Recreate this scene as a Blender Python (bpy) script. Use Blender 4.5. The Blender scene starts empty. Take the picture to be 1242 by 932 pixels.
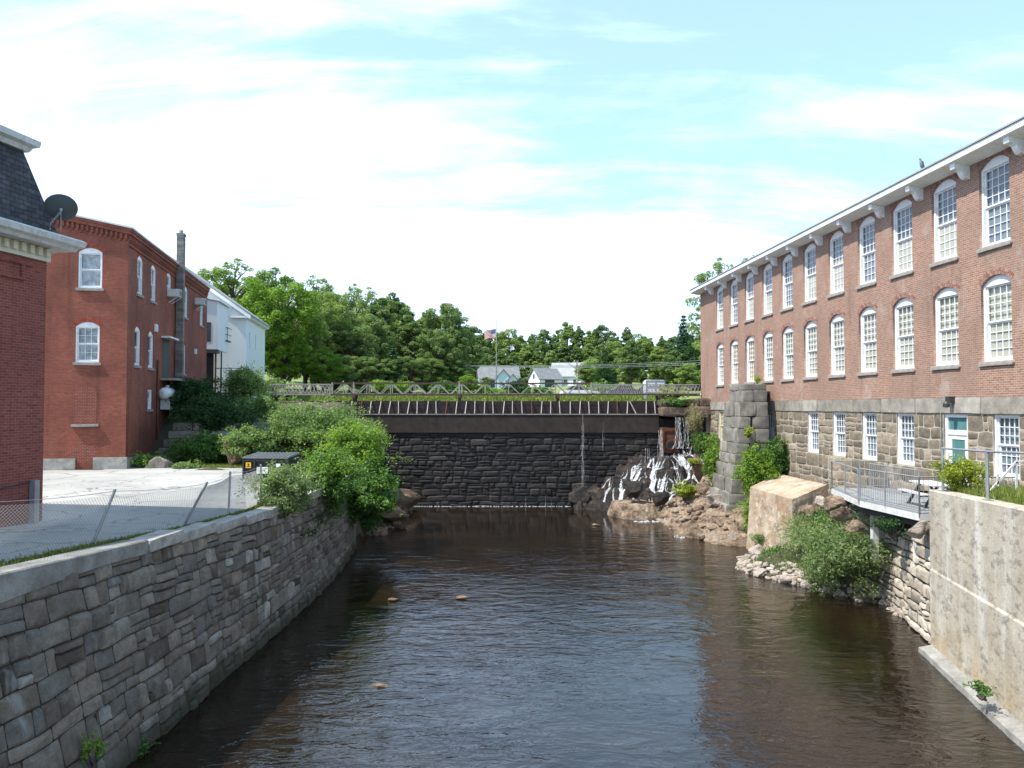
import bpy, bmesh, math, random
import numpy as np
from mathutils import Vector, Matrix, noise
R = math.radians
sc = bpy.context.scene
COL = sc.collection

# ---------------------------------------------------------------- camera (eye at the origin; the river surface is 7 m below)
WATER = -7.0
FPX, CX, CY = 933.0, 621.0, 466.0
PITCH = math.atan(27.0/FPX)
cam = bpy.data.objects.new('camera', bpy.data.cameras.new('camera'))
COL.objects.link(cam)
cam.data.sensor_width = 36.0
cam.data.lens = FPX/1242.0*36.0
cam.data.clip_start = 0.1
cam.data.clip_end = 6000
cam.rotation_euler = (math.pi/2+PITCH, 0, 0)
sc.camera = cam

# ---------------------------------------------------------------- light
SUN_EL, SUN_A = R(57), R(22)          # sun stands to the left and a little behind
sdir = Vector((-math.cos(SUN_A)*math.cos(SUN_EL), -math.sin(SUN_A)*math.cos(SUN_EL), math.sin(SUN_EL)))
sl = bpy.data.lights.new('sun', 'SUN'); sl.energy = 4.6; sl.angle = R(0.53); sl.color = (1.0, 0.955, 0.88)
so = bpy.data.objects.new('sun', sl); COL.objects.link(so)
so.rotation_euler = sdir.to_track_quat('Z', 'Y').to_euler(); so.location = (0, 0, 60)

world = bpy.data.worlds.new("World"); sc.world = world; world.use_nodes = True
nt = world.node_tree; nt.nodes.clear(); N = nt.nodes; L = nt.links
def nd(t, **k):
    n = N.new(t)
    for a, b in k.items(): setattr(n, a, b)
    return n
sky = nd('ShaderNodeTexSky', sky_type='NISHITA', sun_disc=False, sun_elevation=SUN_EL,
         sun_rotation=math.atan2(sdir.x, sdir.y) % (2*math.pi), air_density=1.0, dust_density=0.6, ozone_density=1.3)
tint = nd('ShaderNodeMix', data_type='RGBA', blend_type='MULTIPLY'); tint.inputs[0].default_value = 1
tint.inputs[7].default_value = (0.80, 1.17, 1.02, 1)
L.new(sky.outputs[0], tint.inputs[6])
tc = nd('ShaderNodeTexCoord'); sep = nd('ShaderNodeSeparateXYZ'); L.new(tc.outputs['Generated'], sep.inputs[0])
def math_(op, a, b=None, c=None):
    m = nd('ShaderNodeMath', operation=op)
    for i, v in enumerate((a, b, c)):
        if v is None: continue
        if isinstance(v, (int, float)): m.inputs[i].default_value = v
        else: L.new(v, m.inputs[i])
    return m.outputs[0]
zc = math_('MAXIMUM', sep.outputs[2], 0.0)
den = math_('ADD', zc, 0.22)
cmb = nd('ShaderNodeCombineXYZ')
L.new(math_('DIVIDE', sep.outputs[0], den), cmb.inputs[0]); L.new(math_('DIVIDE', sep.outputs[1], den), cmb.inputs[1])
mp = nd('ShaderNodeMapping'); mp.inputs['Rotation'].default_value = (0, 0, R(-24)); mp.inputs['Scale'].default_value = (0.9, 1.7, 1)
mp.inputs['Location'].default_value = (3.1, 0.3, 0)
L.new(cmb.outputs[0], mp.inputs[0])
n1 = nd('ShaderNodeTexNoise'); n1.inputs['Scale'].default_value = 1.25; n1.inputs['Detail'].default_value = 10; n1.inputs['Roughness'].default_value = 0.60; n1.inputs['Distortion'].default_value = 0.9
L.new(mp.outputs[0], n1.inputs['Vector'])
# more cloud towards the horizon and towards the left, where the sun stands
low = math_('MULTIPLY', math_('SUBTRACT', 0.34, zc), 1.05)
left = math_('MULTIPLY', sep.outputs[0], -0.26)
mp2 = nd('ShaderNodeMapping'); mp2.inputs['Rotation'].default_value = (0, 0, R(14)); mp2.inputs['Scale'].default_value = (0.9, 4.2, 1); L.new(cmb.outputs[0], mp2.inputs[0])
n2 = nd('ShaderNodeTexNoise'); n2.inputs['Scale'].default_value = 1.5; n2.inputs['Detail'].default_value = 9; n2.inputs['Roughness'].default_value = 0.62; n2.inputs['Distortion'].default_value = 0.7
L.new(mp2.outputs[0], n2.inputs['Vector'])
wisp = math_('MULTIPLY', math_('SUBTRACT', n2.outputs['Fac'], 0.47), 0.75)
cov = math_('ADD', math_('ADD', math_('ADD', n1.outputs['Fac'], low), left), wisp)
rampn = nd('ShaderNodeMapRange'); rampn.inputs['From Min'].default_value = 0.34; rampn.inputs['From Max'].default_value = 0.72; rampn.inputs['To Min'].default_value = 0.34
rampn.interpolation_type = 'SMOOTHSTEP'
L.new(cov, rampn.inputs['Value'])
mx = nd('ShaderNodeMix', data_type='RGBA')
L.new(rampn.outputs[0], mx.inputs[0]); L.new(tint.outputs[2], mx.inputs[6]); mx.inputs[7].default_value = (4.7, 5.9, 8.2, 1)
bg = nd('ShaderNodeBackground'); bg.inputs[1].default_value = 0.15
L.new(mx.outputs[2], bg.inputs[0])
wo = nd('ShaderNodeOutputWorld'); L.new(bg.outputs[0], wo.inputs[0])

sc.view_settings.view_transform = 'Standard'; sc.view_settings.look = 'None'
sc.view_settings.gamma = 1.0; sc.view_settings.use_curve_mapping = False
sc.view_settings.exposure = 0.75
sc.render.engine = 'CYCLES'
sc.cycles.max_bounces = 6; sc.cycles.transparent_max_bounces = 12

# ---------------------------------------------------------------- reading the photograph
cP, sP = math.cos(PITCH), math.sin(PITCH)
def ray(px, py):
    x, y = (px-CX)/FPX, (CY-py)/FPX
    return Vector((x, cP - y*sP, sP + y*cP))
def P(px, py, Y):
    d = ray(px, py); return d*(Y/d.y)
def G(px, py, z):
    d = ray(px, py); return d*(z/d.z)
def itp(x, xs, ys): return float(np.interp(x, xs, ys))
def sm(t):
    t = max(0.0, min(1.0, t)); return t*t*(3-2*t)
def fb(x, y, z=0.0, o=4):
    return noise.fractal(Vector((x, y, z)), 1.0, 2.0, o)

# ---------------------------------------------------------------- materials
MATS = {}
class NT:
    def __init__(s, name):
        s.m = bpy.data.materials.new(name); s.m.use_nodes = True; s.t = s.m.node_tree; s.t.nodes.clear()
        s.out = s.n('ShaderNodeOutputMaterial'); s.b = s.n('ShaderNodeBsdfPrincipled'); s.l(s.b.outputs[0], s.out.inputs[0])
        s.b.inputs['Specular IOR Level'].default_value = 0.3
        MATS[name] = s.m
    def n(s, t, **k):
        n = s.t.nodes.new(t)
        for a, b in k.items(): setattr(n, a, b)
        return n
    def l(s, a, b): s.t.links.new(a, b)
    def obj(s, kind='Object'): return s.n('ShaderNodeTexCoord').outputs[kind]
    def vec(s, sx=1, sy=1, sz=1, src=None):
        m = s.n('ShaderNodeMapping'); m.inputs['Scale'].default_value = (sx, sy, sz); s.l(src or s.obj(), m.inputs[0]); return m.outputs[0]
    def noise(s, scale, detail=5, rough=0.55, vec=None, dist=0.0):
        n = s.n('ShaderNodeTexNoise'); n.inputs['Scale'].default_value = scale; n.inputs['Detail'].default_value = detail
        n.inputs['Roughness'].default_value = rough; n.inputs['Distortion'].default_value = dist
        s.l(vec or s.obj(), n.inputs['Vector']); return n.outputs['Fac']
    def rng(s, v, a, b, c=0.0, d=1.0):
        m = s.n('ShaderNodeMapRange'); m.inputs[1].default_value = a; m.inputs[2].default_value = b; m.inputs[3].default_value = c; m.inputs[4].default_value = d
        s.l(v, m.inputs[0]); return m.outputs[0]
    def mth(s, op, a, b):
        m = s.n('ShaderNodeMath', operation=op)
        for i, v in enumerate((a, b)):
            if isinstance(v, (int, float)): m.inputs[i].default_value = v
            else: s.l(v, m.inputs[i])
        return m.outputs[0]
    def mix(s, f, a, b, mode='MIX'):
        m = s.n('ShaderNodeMix', data_type='RGBA', blend_type=mode)
        for i, v in ((0, f), (6, a), (7, b)):
            if isinstance(v, (int, float)): m.inputs[i].default_value = v
            elif isinstance(v, tuple): m.inputs[i].default_value = v if len(v) == 4 else v+(1,)
            else: s.l(v, m.inputs[i])
        return m.outputs[2]
    def ramp(s, v, stops):
        r = s.n('ShaderNodeValToRGB'); e = r.color_ramp.elements
        while len(e) < len(stops): e.new(0.5)
        for q, (p, c) in zip(e, stops): q.position = p; q.color = c+(1,) if len(c) == 3 else c
        s.l(v, r.inputs[0]); return r.outputs[0]
    def attr(s, name='tone'): return s.n('ShaderNodeAttribute', attribute_name=name).outputs['Fac']
    def bump(s, h, strength=0.4, dist=0.02):
        b = s.n('ShaderNodeBump'); b.inputs['Strength'].default_value = strength; b.inputs['Distance'].default_value = dist
        s.l(h, b.inputs['Height']); s.l(b.outputs[0], s.b.inputs['Normal']); return b
    def fin(s, col, rough=0.8, metal=0.0):
        if isinstance(col, tuple): s.b.inputs['Base Color'].default_value = col+(1,) if len(col) == 3 else col
        else: s.l(col, s.b.inputs['Base Color'])
        if isinstance(rough, (int, float)): s.b.inputs['Roughness'].default_value = rough
        else: s.l(rough, s.b.inputs['Roughness'])
        s.b.inputs['Metallic'].default_value = metal
        return s.m

def paint(name, col, rough=0.55, var=0.18, scale=1.5, metal=0.0, dirt=None):
    t = NT(name); f = t.rng(t.noise(scale, 7), 0.35, 0.65)
    dk = tuple(c*(1-var) for c in col)
    c = t.mix(f, dk, col)
    if dirt:
        g = t.rng(t.noise(scale*2.3, 8, 0.65), 0.52, 0.68, 0, 0.8); c = t.mix(g, c, dirt)
    t.bump(t.noise(30, 3), 0.1, 0.004)
    return t.fin(c, rough, metal)

def brick(name, c1, c2, mortar, stain, stain_amt=0.35, pale=None, pale_amt=0.0, bw=0.215, rh=0.073):
    t = NT(name)
    s = t.n('ShaderNodeSeparateXYZ'); t.l(t.obj(), s.inputs[0])
    u = t.mth('ADD', s.outputs[0], s.outputs[1])
    cb = t.n('ShaderNodeCombineXYZ'); t.l(u, cb.inputs[0]); t.l(s.outputs[2], cb.inputs[1])
    b = t.n('ShaderNodeTexBrick'); b.inputs['Scale'].default_value = 1.0
    b.inputs['Brick Width'].default_value = bw; b.inputs['Row Height'].default_value = rh
    b.inputs['Mortar Size'].default_value = 0.008; b.inputs['Mortar Smooth'].default_value = 0.3; b.inputs['Bias'].default_value = -0.1
    b.inputs['Color1'].default_value = c1+(1,); b.inputs['Color2'].default_value = c2+(1,); b.inputs['Mortar'].default_value = mortar+(1,)
    t.l(cb.outputs[0], b.inputs['Vector'])
    big = t.rng(t.noise(0.45, 6, 0.6), 0.38, 0.66)
    c = t.mix(t.mth('MULTIPLY', big, stain_amt), b.outputs[0], stain, 'MIX')
    fine = t.rng(t.noise(5.0, 6, 0.7, t.vec(1, 1, 3)), 0.3, 0.7, 0.78, 1.18)
    c = t.mix(1.0, c, fine, 'MULTIPLY')
    if pale:
        f2 = t.rng(t.noise(0.8, 8, 0.7, t.vec(1, 1, 0.7)), 0.55, 0.72, 0, pale_amt); c = t.mix(f2, c, pale)
    c = t.mix(t.rng(t.noise(1.4, 6, 0.6, t.vec(1.5, 1.5, 0.12)), 0.55, 0.72, 0, 0.45), c, tuple(q*0.55 for q in stain))
    t.bump(b.outputs['Fac'], 0.5, -0.006)
    return t.fin(c, 0.88)

def stone(name, stops, mortar_noise=3.0, rough=0.85, lichen=None, streak=None, bump=0.5, tide=None):
    t = NT(name)
    c = t.ramp(t.attr(), stops)
    f = t.rng(t.noise(mortar_noise, 8, 0.65), 0.3, 0.7, 0.62, 1.3)
    c = t.mix(1.0, c, f, 'MULTIPLY')
    g = t.rng(t.noise(26, 5, 0.7), 0.3, 0.7, 0.8, 1.2); c = t.mix(1.0, c, g, 'MULTIPLY')
    if lichen: c = t.mix(t.rng(t.noise(1.6, 8, 0.7), 0.56, 0.7, 0, 0.6), c, lichen)
    if streak: c = t.mix(t.rng(t.noise(1.2, 6, 0.6, t.vec(1.6, 1.6, 0.14)), 0.6, 0.72, 0, 0.75), c, streak)
    if tide:      # algae and silt left by the river along the foot
        s = t.n('ShaderNodeSeparateXYZ'); t.l(t.obj(), s.inputs[0]); hh = t.mth('ADD', s.outputs[2], t.mth('MULTIPLY', t.noise(1.8, 6), -0.9))
        c = t.mix(t.rng(hh, -0.25, 0.15, 0.85, 0.0), c, tide)
    t.bump(t.noise(14, 8, 0.7), bump, 0.03)
    return t.fin(c, rough)

def leafmat(name, dark, mid, light, trans=0.35, rough=0.5):
    t = NT(name)
    c = t.ramp(t.attr(), [(0.0, dark), (0.5, mid), (1.0, light)])
    t.b.inputs['Specular IOR Level'].default_value = 0.25
    t.fin(c, rough)
    tr = t.n('ShaderNodeBsdfTranslucent'); t.l(t.mix(1.0, c, (1.15, 1.25, 0.55), 'MULTIPLY'), tr.inputs[0])
    ms = t.n('ShaderNodeMixShader'); ms.inputs[0].default_value = trans
    t.l(t.b.outputs[0], ms.inputs[1]); t.l(tr.outputs[0], ms.inputs[2]); t.l(ms.outputs[0], t.out.inputs[0])
    return t.m

def glassmat(name, tint=(0.93, 0.96, 0.97), refl=0.04):
    t = NT(name)
    tr = t.n('ShaderNodeBsdfTransparent'); tr.inputs[0].default_value = tint+(1,)
    gl = t.n('ShaderNodeBsdfGlossy'); gl.inputs['Roughness'].default_value = 0.03
    bn = t.n('ShaderNodeBump'); bn.inputs['Strength'].default_value = 0.25; bn.inputs['Distance'].default_value = 0.02
    t.l(t.noise(1.3, 2), bn.inputs['Height']); t.l(bn.outputs[0], gl.inputs['Normal'])
    fr = t.n('ShaderNodeLayerWeight'); pw = t.mth('MULTIPLY', t.mth('POWER', fr.outputs['Facing'], 4.0), 0.75)
    ms = t.n('ShaderNodeMixShader'); t.l(t.mth('ADD', pw, refl), ms.inputs[0])
    t.l(tr.outputs[0], ms.inputs[1]); t.l(gl.outputs[0], ms.inputs[2]); t.l(ms.outputs[0], t.out.inputs[0])
    return t.m

M_BRICK_MILL = brick('mill_brick', (0.32, 0.168, 0.115), (0.215, 0.112, 0.080), (0.42, 0.36, 0.30), (0.22, 0.145, 0.11), 0.6, (0.42, 0.35, 0.31), 0.6)
M_BRICK_RED = brick('red_brick', (0.31, 0.082, 0.047), (0.22, 0.054, 0.033), (0.23, 0.13, 0.10), (0.13, 0.045, 0.032), 0.75, (0.34, 0.16, 0.11), 0.25)
M_BRICK_DARK = brick('dark_red_brick', (0.30, 0.075, 0.055), (0.20, 0.045, 0.035), (0.26, 0.16, 0.13), (0.16, 0.05, 0.04), 0.4)
M_BRICK_INFILL = brick('infill_brick', (0.26, 0.06, 0.035), (0.17, 0.035, 0.025), (0.30, 0.20, 0.16), (0.15, 0.04, 0.03), 0.3)
M_WHITE = paint('white_paint', (0.78, 0.79, 0.80), 0.5, 0.1, 2.0, dirt=(0.6, 0.6, 0.58))
M_SIDING = None
M_CREAM = paint('cream_paint', (0.66, 0.62, 0.48), 0.5, 0.12)
M_GREYWOOD = paint('weathered_white', (0.62, 0.62, 0.60), 0.6, 0.2, 4, dirt=(0.4, 0.36, 0.32))
M_BLIND = paint('cream_blind', (0.47, 0.44, 0.35), 0.7, 0.1, 0.8)
M_BLIND2 = paint('grey_blind', (0.22, 0.255, 0.29), 0.7, 0.35, 0.8)
M_BLIND3 = paint('yellow_blind', (0.55, 0.44, 0.25), 0.7, 0.1, 0.8)
M_INSIDE = paint('dim_interior', (0.07, 0.08, 0.09), 0.7, 0.6, 0.8)  # dark colour painted for the unlit rooms behind windows
M_CURTAIN = paint('lace_curtain', (0.52, 0.54, 0.55), 0.8, 0.5, 3.5)
M_GLASS = glassmat('window_glass')
M_TEAL = paint('teal_glass', (0.10, 0.22, 0.22), 0.12, 0.3)
M_SILL = paint('granite_sill', (0.34, 0.31, 0.28), 0.85, 0.35, 5)
M_BAND = stone('granite_band', [(0, (0.22, 0.20, 0.17)), (0.5, (0.28, 0.25, 0.21)), (1, (0.34, 0.31, 0.27))], 2.0, streak=(0.16, 0.14, 0.12))
M_MORTAR = paint('pale_mortar', (0.44, 0.385, 0.31), 0.9, 0.3, 3)
M_RUBBLE = stone('mill_rubble', [(0, (0.12, 0.10, 0.075)), (0.4, (0.17, 0.14, 0.105)), (0.8, (0.23, 0.185, 0.135)), (1, (0.32, 0.26, 0.20))], 4)
M_WALLSTONE = stone('river_wall_stone', [(0, (0.07, 0.055, 0.042)), (0.25, (0.165, 0.132, 0.105)), (0.45, (0.15, 0.138, 0.122)), (0.65, (0.24, 0.20, 0.158)), (0.85, (0.235, 0.21, 0.175)), (1, (0.40, 0.375, 0.335))], 2.6, lichen=(0.11, 0.10, 0.055), streak=(0.34, 0.34, 0.33), bump=0.9, tide=(0.045, 0.045, 0.028))
M_WALLJOINT = paint('dark_joint', (0.055, 0.048, 0.04), 0.95, 0.3, 6)
M_DAMSTONE = stone('wet_dam_stone', [(0, (0.011, 0.0095, 0.0095)), (0.5, (0.019, 0.016, 0.015)), (1, (0.036, 0.030, 0.028))], 1.2, 0.6, streak=(0.012, 0.011, 0.011), bump=0.6)
M_DAMJOINT = paint('wet_joint', (0.012, 0.010, 0.010), 0.5, 0.3, 6)
M_DAMCAP = stone('dam_cap_concrete', [(0, (0.034, 0.026, 0.021)), (1, (0.050, 0.038, 0.031))], 2.0, 0.85, streak=(0.025, 0.02, 0.017))
M_YARDSTONE = stone('yard_wall_stone', [(0, (0.26, 0.22, 0.18)), (0.5, (0.36, 0.31, 0.25)), (1, (0.48, 0.42, 0.35))], 3, streak=(0.2, 0.14, 0.09))
M_PIER = stone('pier_granite', [(0, (0.15, 0.135, 0.12)), (0.5, (0.23, 0.21, 0.18)), (1, (0.33, 0.30, 0.26))], 2.2, streak=(0.10, 0.09, 0.08))
M_CAPSTONE = stone('cap_granite', [(0, (0.30, 0.28, 0.25)), (1, (0.42, 0.40, 0.36))], 3, lichen=(0.16, 0.15, 0.12))
M_ROOFMEM = paint('roof_membrane', (0.55, 0.56, 0.56), 0.7, 0.15)
M_METAL = paint('galvanised_steel', (0.40, 0.41, 0.42), 0.45, 0.2, 4, 0.6)
M_DARKMETAL = paint('dark_steel', (0.06, 0.06, 0.065), 0.5, 0.3, 4, 0.3)
M_RUST = paint('rusty_steel', (0.15, 0.06, 0.035), 0.8, 0.5, 3, 0.0, dirt=(0.05, 0.025, 0.02))
M_TRUSS = paint('weathered_truss', (0.36, 0.34, 0.31), 0.7, 0.3, 4, dirt=(0.16, 0.12, 0.09))
M_TRUSSDARK = paint('dark_truss_timber', (0.10, 0.07, 0.055), 0.8, 0.35, 3)
M_BOARD = paint('wet_flashboard', (0.035, 0.022, 0.022), 0.6, 0.4, 2)
M_STRUT = paint('pale_strut', (0.42, 0.37, 0.33), 0.7, 0.25, 3)
M_BARK = paint('bark', (0.10, 0.085, 0.07), 0.95, 0.4, 6)
M_BARKPALE = paint('pale_dead_wood', (0.36, 0.34, 0.31), 0.9, 0.3, 6)
M_POLE = paint('pole_wood', (0.34, 0.30, 0.26), 0.9, 0.25, 4)
M_DECK = paint('weathered_deck_metal', (0.27, 0.28, 0.29), 0.6, 0.3, 3)
M_WIRE = paint('fence_wire', (0.42, 0.42, 0.41), 0.6, 0.2)
M_BLACK = paint('black_wire', (0.05, 0.05, 0.05), 0.6, 0.2)
M_DISH = paint('dish_grey', (0.10, 0.115, 0.12), 0.45, 0.15)
M_DUMP = paint('dumpster_paint', (0.028, 0.034, 0.036), 0.5, 0.3, 3, dirt=(0.09, 0.08, 0.07))
M_DUMPLID = paint('dumpster_lid', (0.17, 0.175, 0.18), 0.6, 0.2)
M_YELLOW = paint('yellow_sticker', (0.75, 0.40, 0.02), 0.6, 0.1)
M_STICK = paint('white_sticker', (0.72, 0.74, 0.72), 0.6, 0.1)
M_RED = paint('flag_red', (0.55, 0.06, 0.07), 0.7, 0.1)
M_BLUE = paint('flag_blue', (0.05, 0.07, 0.25), 0.7, 0.1)
M_SHINGLE_G = paint('grey_shingles', (0.20, 0.205, 0.21), 0.9, 0.3, 1.5)
M_SHINGLE_L = paint('light_shingles', (0.33, 0.34, 0.35), 0.9, 0.2, 1.5)
M_CARDARK = paint('dark_car_paint', (0.02, 0.04, 0.08), 0.25, 0.1)
M_CARWHITE = paint('white_car_paint', (0.7, 0.7, 0.7), 0.3, 0.05)
M_GREENDOOR = paint('dark_green_door', (0.03, 0.07, 0.06), 0.6, 0.2)
M_ROUNDEL = paint('propane_white', (0.70, 0.72, 0.74), 0.4, 0.1)

def mk_concrete():
    t = NT('river_concrete')
    c = t.mix(t.rng(t.noise(0.9, 8, 0.65), 0.35, 0.65), (0.33, 0.285, 0.22), (0.47, 0.425, 0.35))
    c = t.mix(t.rng(t.noise(1.4, 6, 0.6, t.vec(1.2, 1.2, 0.16)), 0.5, 0.66, 0, 0.7), c, (0.60, 0.58, 0.53))
    c = t.mix(t.rng(t.noise(2.2, 9, 0.75, t.vec(1, 1, 2.0)), 0.52, 0.60, 0, 0.75), c, (0.19, 0.165, 0.14))
    s = t.n('ShaderNodeSeparateXYZ'); t.l(t.obj(), s.inputs[0])
    c = t.mix(t.mth('MULTIPLY', t.rng(s.outputs[2], 1.5, 0.1, 0, 0.6), t.rng(t.noise(1.5, 6), 0.35, 0.6)), c, (0.36, 0.24, 0.10))
    c = t.mix(1.0, c, t.rng(t.noise(18, 6, 0.7), 0.3, 0.7, 0.85, 1.15), 'MULTIPLY')
    t.bump(t.noise(9, 8, 0.7), 0.5, 0.03); return t.fin(c, 0.88)
M_CONC = mk_concrete()
def mk_block():
    t = NT('old_concrete_block')
    c = t.mix(t.rng(t.noise(1.1, 8, 0.6), 0.36, 0.62), (0.27, 0.18, 0.11), (0.42, 0.33, 0.24))
    c = t.mix(t.rng(t.noise(2.6, 9, 0.75), 0.5, 0.62, 0, 0.8), c, (0.52, 0.47, 0.41))
    c = t.mix(t.rng(t.noise(0.8, 5, 0.5), 0.58, 0.68, 0, 0.6), c, (0.22, 0.12, 0.07))
    t.bump(t.noise(8, 8, 0.75), 0.8, 0.05); return t.fin(c, 0.9)
M_BLOCK = mk_block()
def mk_cap():
    t = NT('wall_cap_concrete')
    c = t.mix(t.rng(t.noise(1.5, 8, 0.65), 0.35, 0.65), (0.17, 0.16, 0.145), (0.33, 0.315, 0.29))
    c = t.mix(1.0, c, t.rng(t.noise(22, 6, 0.7), 0.3, 0.7, 0.8, 1.2), 'MULTIPLY')
    c = t.mix(t.rng(t.noise(1.2, 6, 0.6, t.vec(1.6, 1.6, 0.14)), 0.6, 0.72, 0, 0.6), c, (0.09, 0.085, 0.08))
    t.bump(t.noise(12, 8, 0.7), 0.4, 0.02); return t.fin(c, 0.9)
M_CAPC = mk_cap()
def mk_lot():
    t = NT('parking_lot_asphalt')
    c = t.mix(t.rng(t.noise(0.25, 8, 0.6), 0.35, 0.65), (0.27, 0.265, 0.25), (0.40, 0.385, 0.36))
    c = t.mix(t.rng(t.noise(0.7, 9, 0.7, t.vec(1, 2.5, 1)), 0.56, 0.68, 0, 0.6), c, (0.15, 0.15, 0.15))
    c = t.mix(t.rng(t.noise(0.35, 6, 0.6), 0.58, 0.7, 0, 0.5), c, (0.36, 0.30, 0.24))
    v = t.n('ShaderNodeTexVoronoi', feature='DISTANCE_TO_EDGE'); v.inputs['Scale'].default_value = 0.33; t.l(t.noise(1.0, 4), v.inputs['Randomness'])
    t.l(t.obj(), v.inputs['Vector'])
    c = t.mix(t.rng(v.outputs[0], 0.0, 0.020, 0.8, 0.0), c, (0.07, 0.07, 0.065))
    c = t.mix(1.0, c, t.rng(t.noise(25, 4, 0.7), 0.3, 0.7, 0.88, 1.12), 'MULTIPLY')
    t.bump(t.noise(40, 4), 0.3, 0.01); return t.fin(c, 0.9)
M_LOT = mk_lot()
def mk_ground(name, a, b, c3, sc_=0.3):
    t = NT(name)
    c = t.mix(t.rng(t.noise(sc_, 8, 0.65), 0.35, 0.65), a, b)
    c = t.mix(t.rng(t.noise(sc_*4, 8, 0.7), 0.52, 0.66, 0, 0.7), c, c3)
    t.bump(t.noise(sc_*25, 6, 0.7), 0.6, 0.08); return t.fin(c, 0.95)
M_TERRAIN = mk_ground('terrain_grass', (0.12, 0.16, 0.04), (0.20, 0.23, 0.07), (0.27, 0.26, 0.12), 0.12)
M_BANKSOIL = mk_ground('bank_soil', (0.06, 0.048, 0.034), (0.11, 0.09, 0.06), (0.05, 0.07, 0.025), 1.2)
M_ROAD = mk_ground('gravel_road', (0.42, 0.40, 0.37), (0.5, 0.47, 0.44), (0.34, 0.32, 0.3), 0.4)
def mk_rock(name, stops, wet=0.0, scale=1.3):
    t = NT(name)
    f = t.noise(scale, 9, 0.68, t.vec(1, 1, 2.2), 0.6)
    c = t.ramp(f, stops)
    c = t.mix(1.0, c, t.rng(t.noise(scale*9, 8, 0.75), 0.3, 0.7, 0.6, 1.35), 'MULTIPLY')
    v = t.n('ShaderNodeTexVoronoi', feature='DISTANCE_TO_EDGE'); v.inputs['Scale'].default_value = scale*1.1; t.l(t.vec(1, 1.6, 2.6), v.inputs['Vector'])
    c = t.mix(t.rng(v.outputs[0], 0.0, 0.03, 0.55, 0.0), c, tuple(q*0.4 for q in stops[0][1]))
    t.bump(t.noise(scale*5, 10, 0.75, t.vec(1, 1, 2.5)), 1.0, 0.10); return t.fin(c, 0.85-0.45*wet)
M_LEDGE = mk_rock('ledge_rock', [(0.36, (0.05, 0.036, 0.027)), (0.45, (0.17, 0.12, 0.082)), (0.55, (0.30, 0.215, 0.15)), (0.66, (0.29, 0.265, 0.225))], 0, 0.9)
M_WETROCK = mk_rock('wet_rock', [(0.34, (0.010, 0.009, 0.009)), (0.50, (0.024, 0.020, 0.018)), (0.60, (0.07, 0.046, 0.034)), (0.72, (0.15, 0.10, 0.07))], 0.7)
M_PALEROCK = mk_rock('pale_boulder', [(0.3, (0.27, 0.22, 0.185)), (0.5, (0.44, 0.37, 0.31)), (0.7, (0.56, 0.48, 0.42))])
M_GREYROCK = mk_rock('grey_boulder', [(0.3, (0.13, 0.12, 0.11)), (0.5, (0.24, 0.22, 0.20)), (0.7, (0.38, 0.33, 0.29))])
M_BROWNROCK = mk_rock('brown_boulder', [(0.3, (0.10, 0.07, 0.05)), (0.5, (0.20, 0.13, 0.09)), (0.7, (0.30, 0.2, 0.14))])
def mk_water():
    t = NT('river_water')
    o = t.obj()
    w1 = t.noise(0.75, 4, 0.5, t.vec(0.8, 1.5, 1), 1.2)
    w2 = t.noise(2.6, 3, 0.5, t.vec(0.75, 1.5, 1), 1.3)
    w3 = t.noise(8.0, 2, 0.5, t.vec(0.8, 1.4, 1), 0.6)
    patch = t.rng(t.noise(0.16, 4, 0.6), 0.35, 0.62, 0.35, 1.0)
    s = t.n('ShaderNodeSeparateXYZ'); t.l(o, s.inputs[0])
    calm = t.rng(s.outputs[1], 44, 36, 0.16, 1.0)          # the pool under the dam lies flatter
    h = t.mth('ADD', t.mth('ADD', t.mth('MULTIPLY', w1, 1.5), t.mth('MULTIPLY', w2, 0.50)), t.mth('MULTIPLY', w3, 0.07))
    h = t.mth('MULTIPLY', h, t.mth('MULTIPLY', patch, calm))
    t.bump(h, 1.0, 0.050)
    c = t.mix(t.rng(t.noise(0.35, 5), 0.35, 0.65), (0.008, 0.0050, 0.003), (0.016, 0.0095, 0.0045))
    t.b.inputs['IOR'].default_value = 1.6; t.b.inputs['Specular IOR Level'].default_value = 0.5
    return t.fin(c, 0.06)
M_WATER = mk_water()
def mk_foam():
    t = NT('white_water')
    c = t.mix(t.rng(t.noise(9, 6, 0.7), 0.35, 0.6), (0.45, 0.47, 0.50), (0.85, 0.87, 0.9))
    t.fin(c, 0.35); tr = t.n('ShaderNodeBsdfTransparent'); ms = t.n('ShaderNodeMixShader')
    t.l(t.rng(t.noise(15, 7, 0.8, t.vec(1, 1, 0.25)), 0.42, 0.62, 0.0, 0.95), ms.inputs[0]); t.l(tr.outputs[0], ms.inputs[1]); t.l(t.b.outputs[0], ms.inputs[2]); t.l(ms.outputs[0], t.out.inputs[0])
    return t.m
M_FOAM = mk_foam()
def mk_siding():
    t = NT('white_clapboard')
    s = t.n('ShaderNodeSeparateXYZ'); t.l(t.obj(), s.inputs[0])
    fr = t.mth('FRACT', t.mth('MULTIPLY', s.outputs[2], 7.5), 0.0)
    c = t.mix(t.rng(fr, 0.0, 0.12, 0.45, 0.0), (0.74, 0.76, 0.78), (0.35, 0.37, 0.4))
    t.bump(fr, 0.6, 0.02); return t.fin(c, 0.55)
M_SIDING = mk_siding()
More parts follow.
